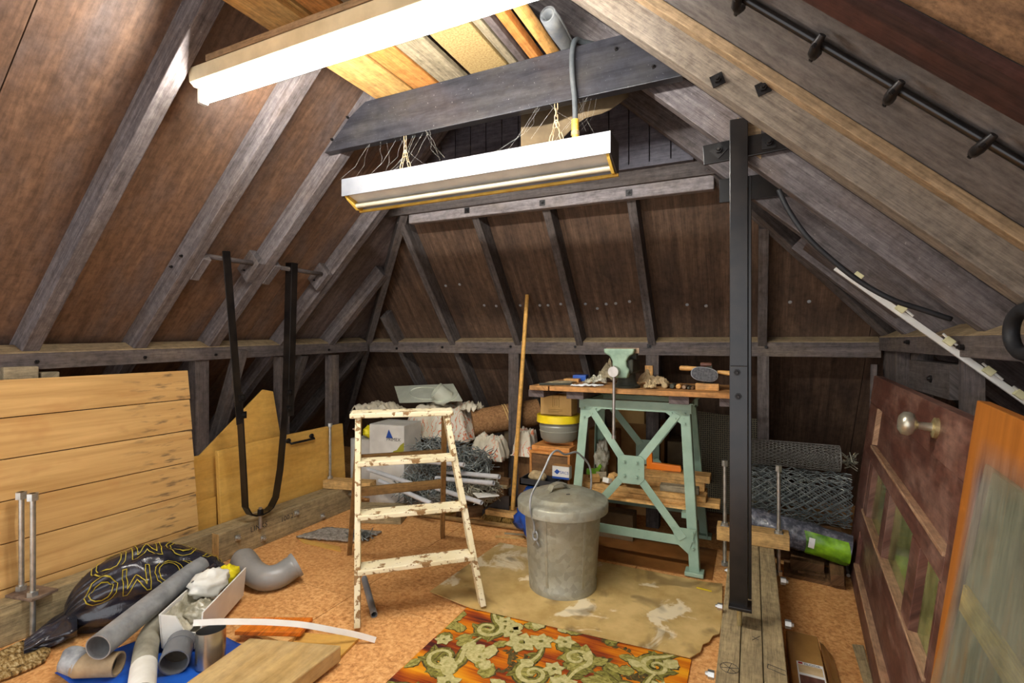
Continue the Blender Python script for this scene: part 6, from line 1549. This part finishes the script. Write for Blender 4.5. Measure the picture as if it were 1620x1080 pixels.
a = opix(1527, 925, .006); b = opix(1640, 1000, .006)
o = MB().prism([(a[0], a[1]), (a[0]+.50, a[1]-.02), (a[0]+.50, a[1]-.075), (a[0]-.002, a[1]-.055)], O_+no*.001, eo, uo, no, .008).build('lath', 'timber_fresh'); tag(o, 'pale lath trapped behind the glass sheets', 'lath')
# ---- white curtain rail leaning across the right rail
pa_ = onY(1322, 423, 2.24); pb_ = onY(1620, 633, 2.24); dp = (pb_-pa_).normalized()
t = thing('curtain_rail', 'white metal curtain rail with yellowed clips leaning across the right wall rail', 'rail', pb_)
end = pa_+dp*((pb_-pa_).length+.30)
MB().beam(pa_, end, .022, .014, (0, -1, 0)).build('rail', 'white_metal', t, bevel=.002)
for u, v in ((1356, 438), (1424, 489), (1500, 541), (1563, 588), (1612, 625)):
    p = onY(u, v, 2.225); nr_ = V(-dp.z, 0, dp.x)
    if nr_.z < 0: nr_ = -nr_
    cl_ = MB().box(p+nr_*.004, (.030, .016, .024), M=Matrix((dp, V(0, 1, 0), nr_)).transposed()).build('clip', 'clip_plastic', t, bevel=.002)
    if u > 1400: MB().tube([p+nr_*.012-dp*.03, p+nr_*.006+dp*.045], .004, 6).build('arm', 'white_metal', cl_)
# ---- black flex along the right rafters
pts = [(1232, 300, 2.08), (1246, 330, 2.08), (1275, 372, 2.08), (1315, 410, 2.09), (1360, 445, 2.10), (1410, 473, 2.10), (1460, 490, 2.11), (1505, 505, 2.12)]
o = MB().tube(smooth_path([onY(u, v, y) for u, v, y in pts], 5), .009, 8).build('black_flex', 'rubber', smooth=True); tag(o, 'dark flex drooping along the right rafters down to the wall rail', 'cable')
p = onX(1622, 525, .60)
o = MB().tube([p+V(.0, .075*math.cos(a), .055*math.sin(a)) for a in [i*math.pi/12 for i in range(24)]], .017, 10, closed=True).build('rubber_hoop', 'rubber', smooth=True); tag(o, 'black rubber hoop hanging on the right wall rail', 'hoop')
o = MB().beam((.60, 3.475, 0.0), (.625, 3.465, 1.12), .025, .03).build('upright_board', 'rail_wood'); tag(o, 'narrow dark board leaning beside the corner post on the right', 'board')
# ---- cobweb strands under the collar beam
m = MB(); rnd = random.Random(5)
for i in range(26):
    x_ = rnd.choice((-1.78, -1.62, -1.45, -.80, -.62))+rnd.uniform(-.08, .08); a = V(x_, 1.99+rnd.uniform(-.01, .03), 2.245)
    b = V(x_+rnd.uniform(-.18, .14), 1.97+rnd.uniform(-.02, .06), zt_+rnd.uniform(.0, .08)); c = lerp(a, b, .5)+V(rnd.uniform(-.03, .03), 0, -.02)
    m.tube([a, lerp(a, c, .6)+V(rnd.uniform(-.01, .01), 0, 0), c, b], .00022, 3, cap=False)
o = m.build('cobweb', 'white_crumple'); o['kind'] = 'stuff'; tag(o, 'wispy cobweb strands between the collar beam and the trough light', 'cobweb')
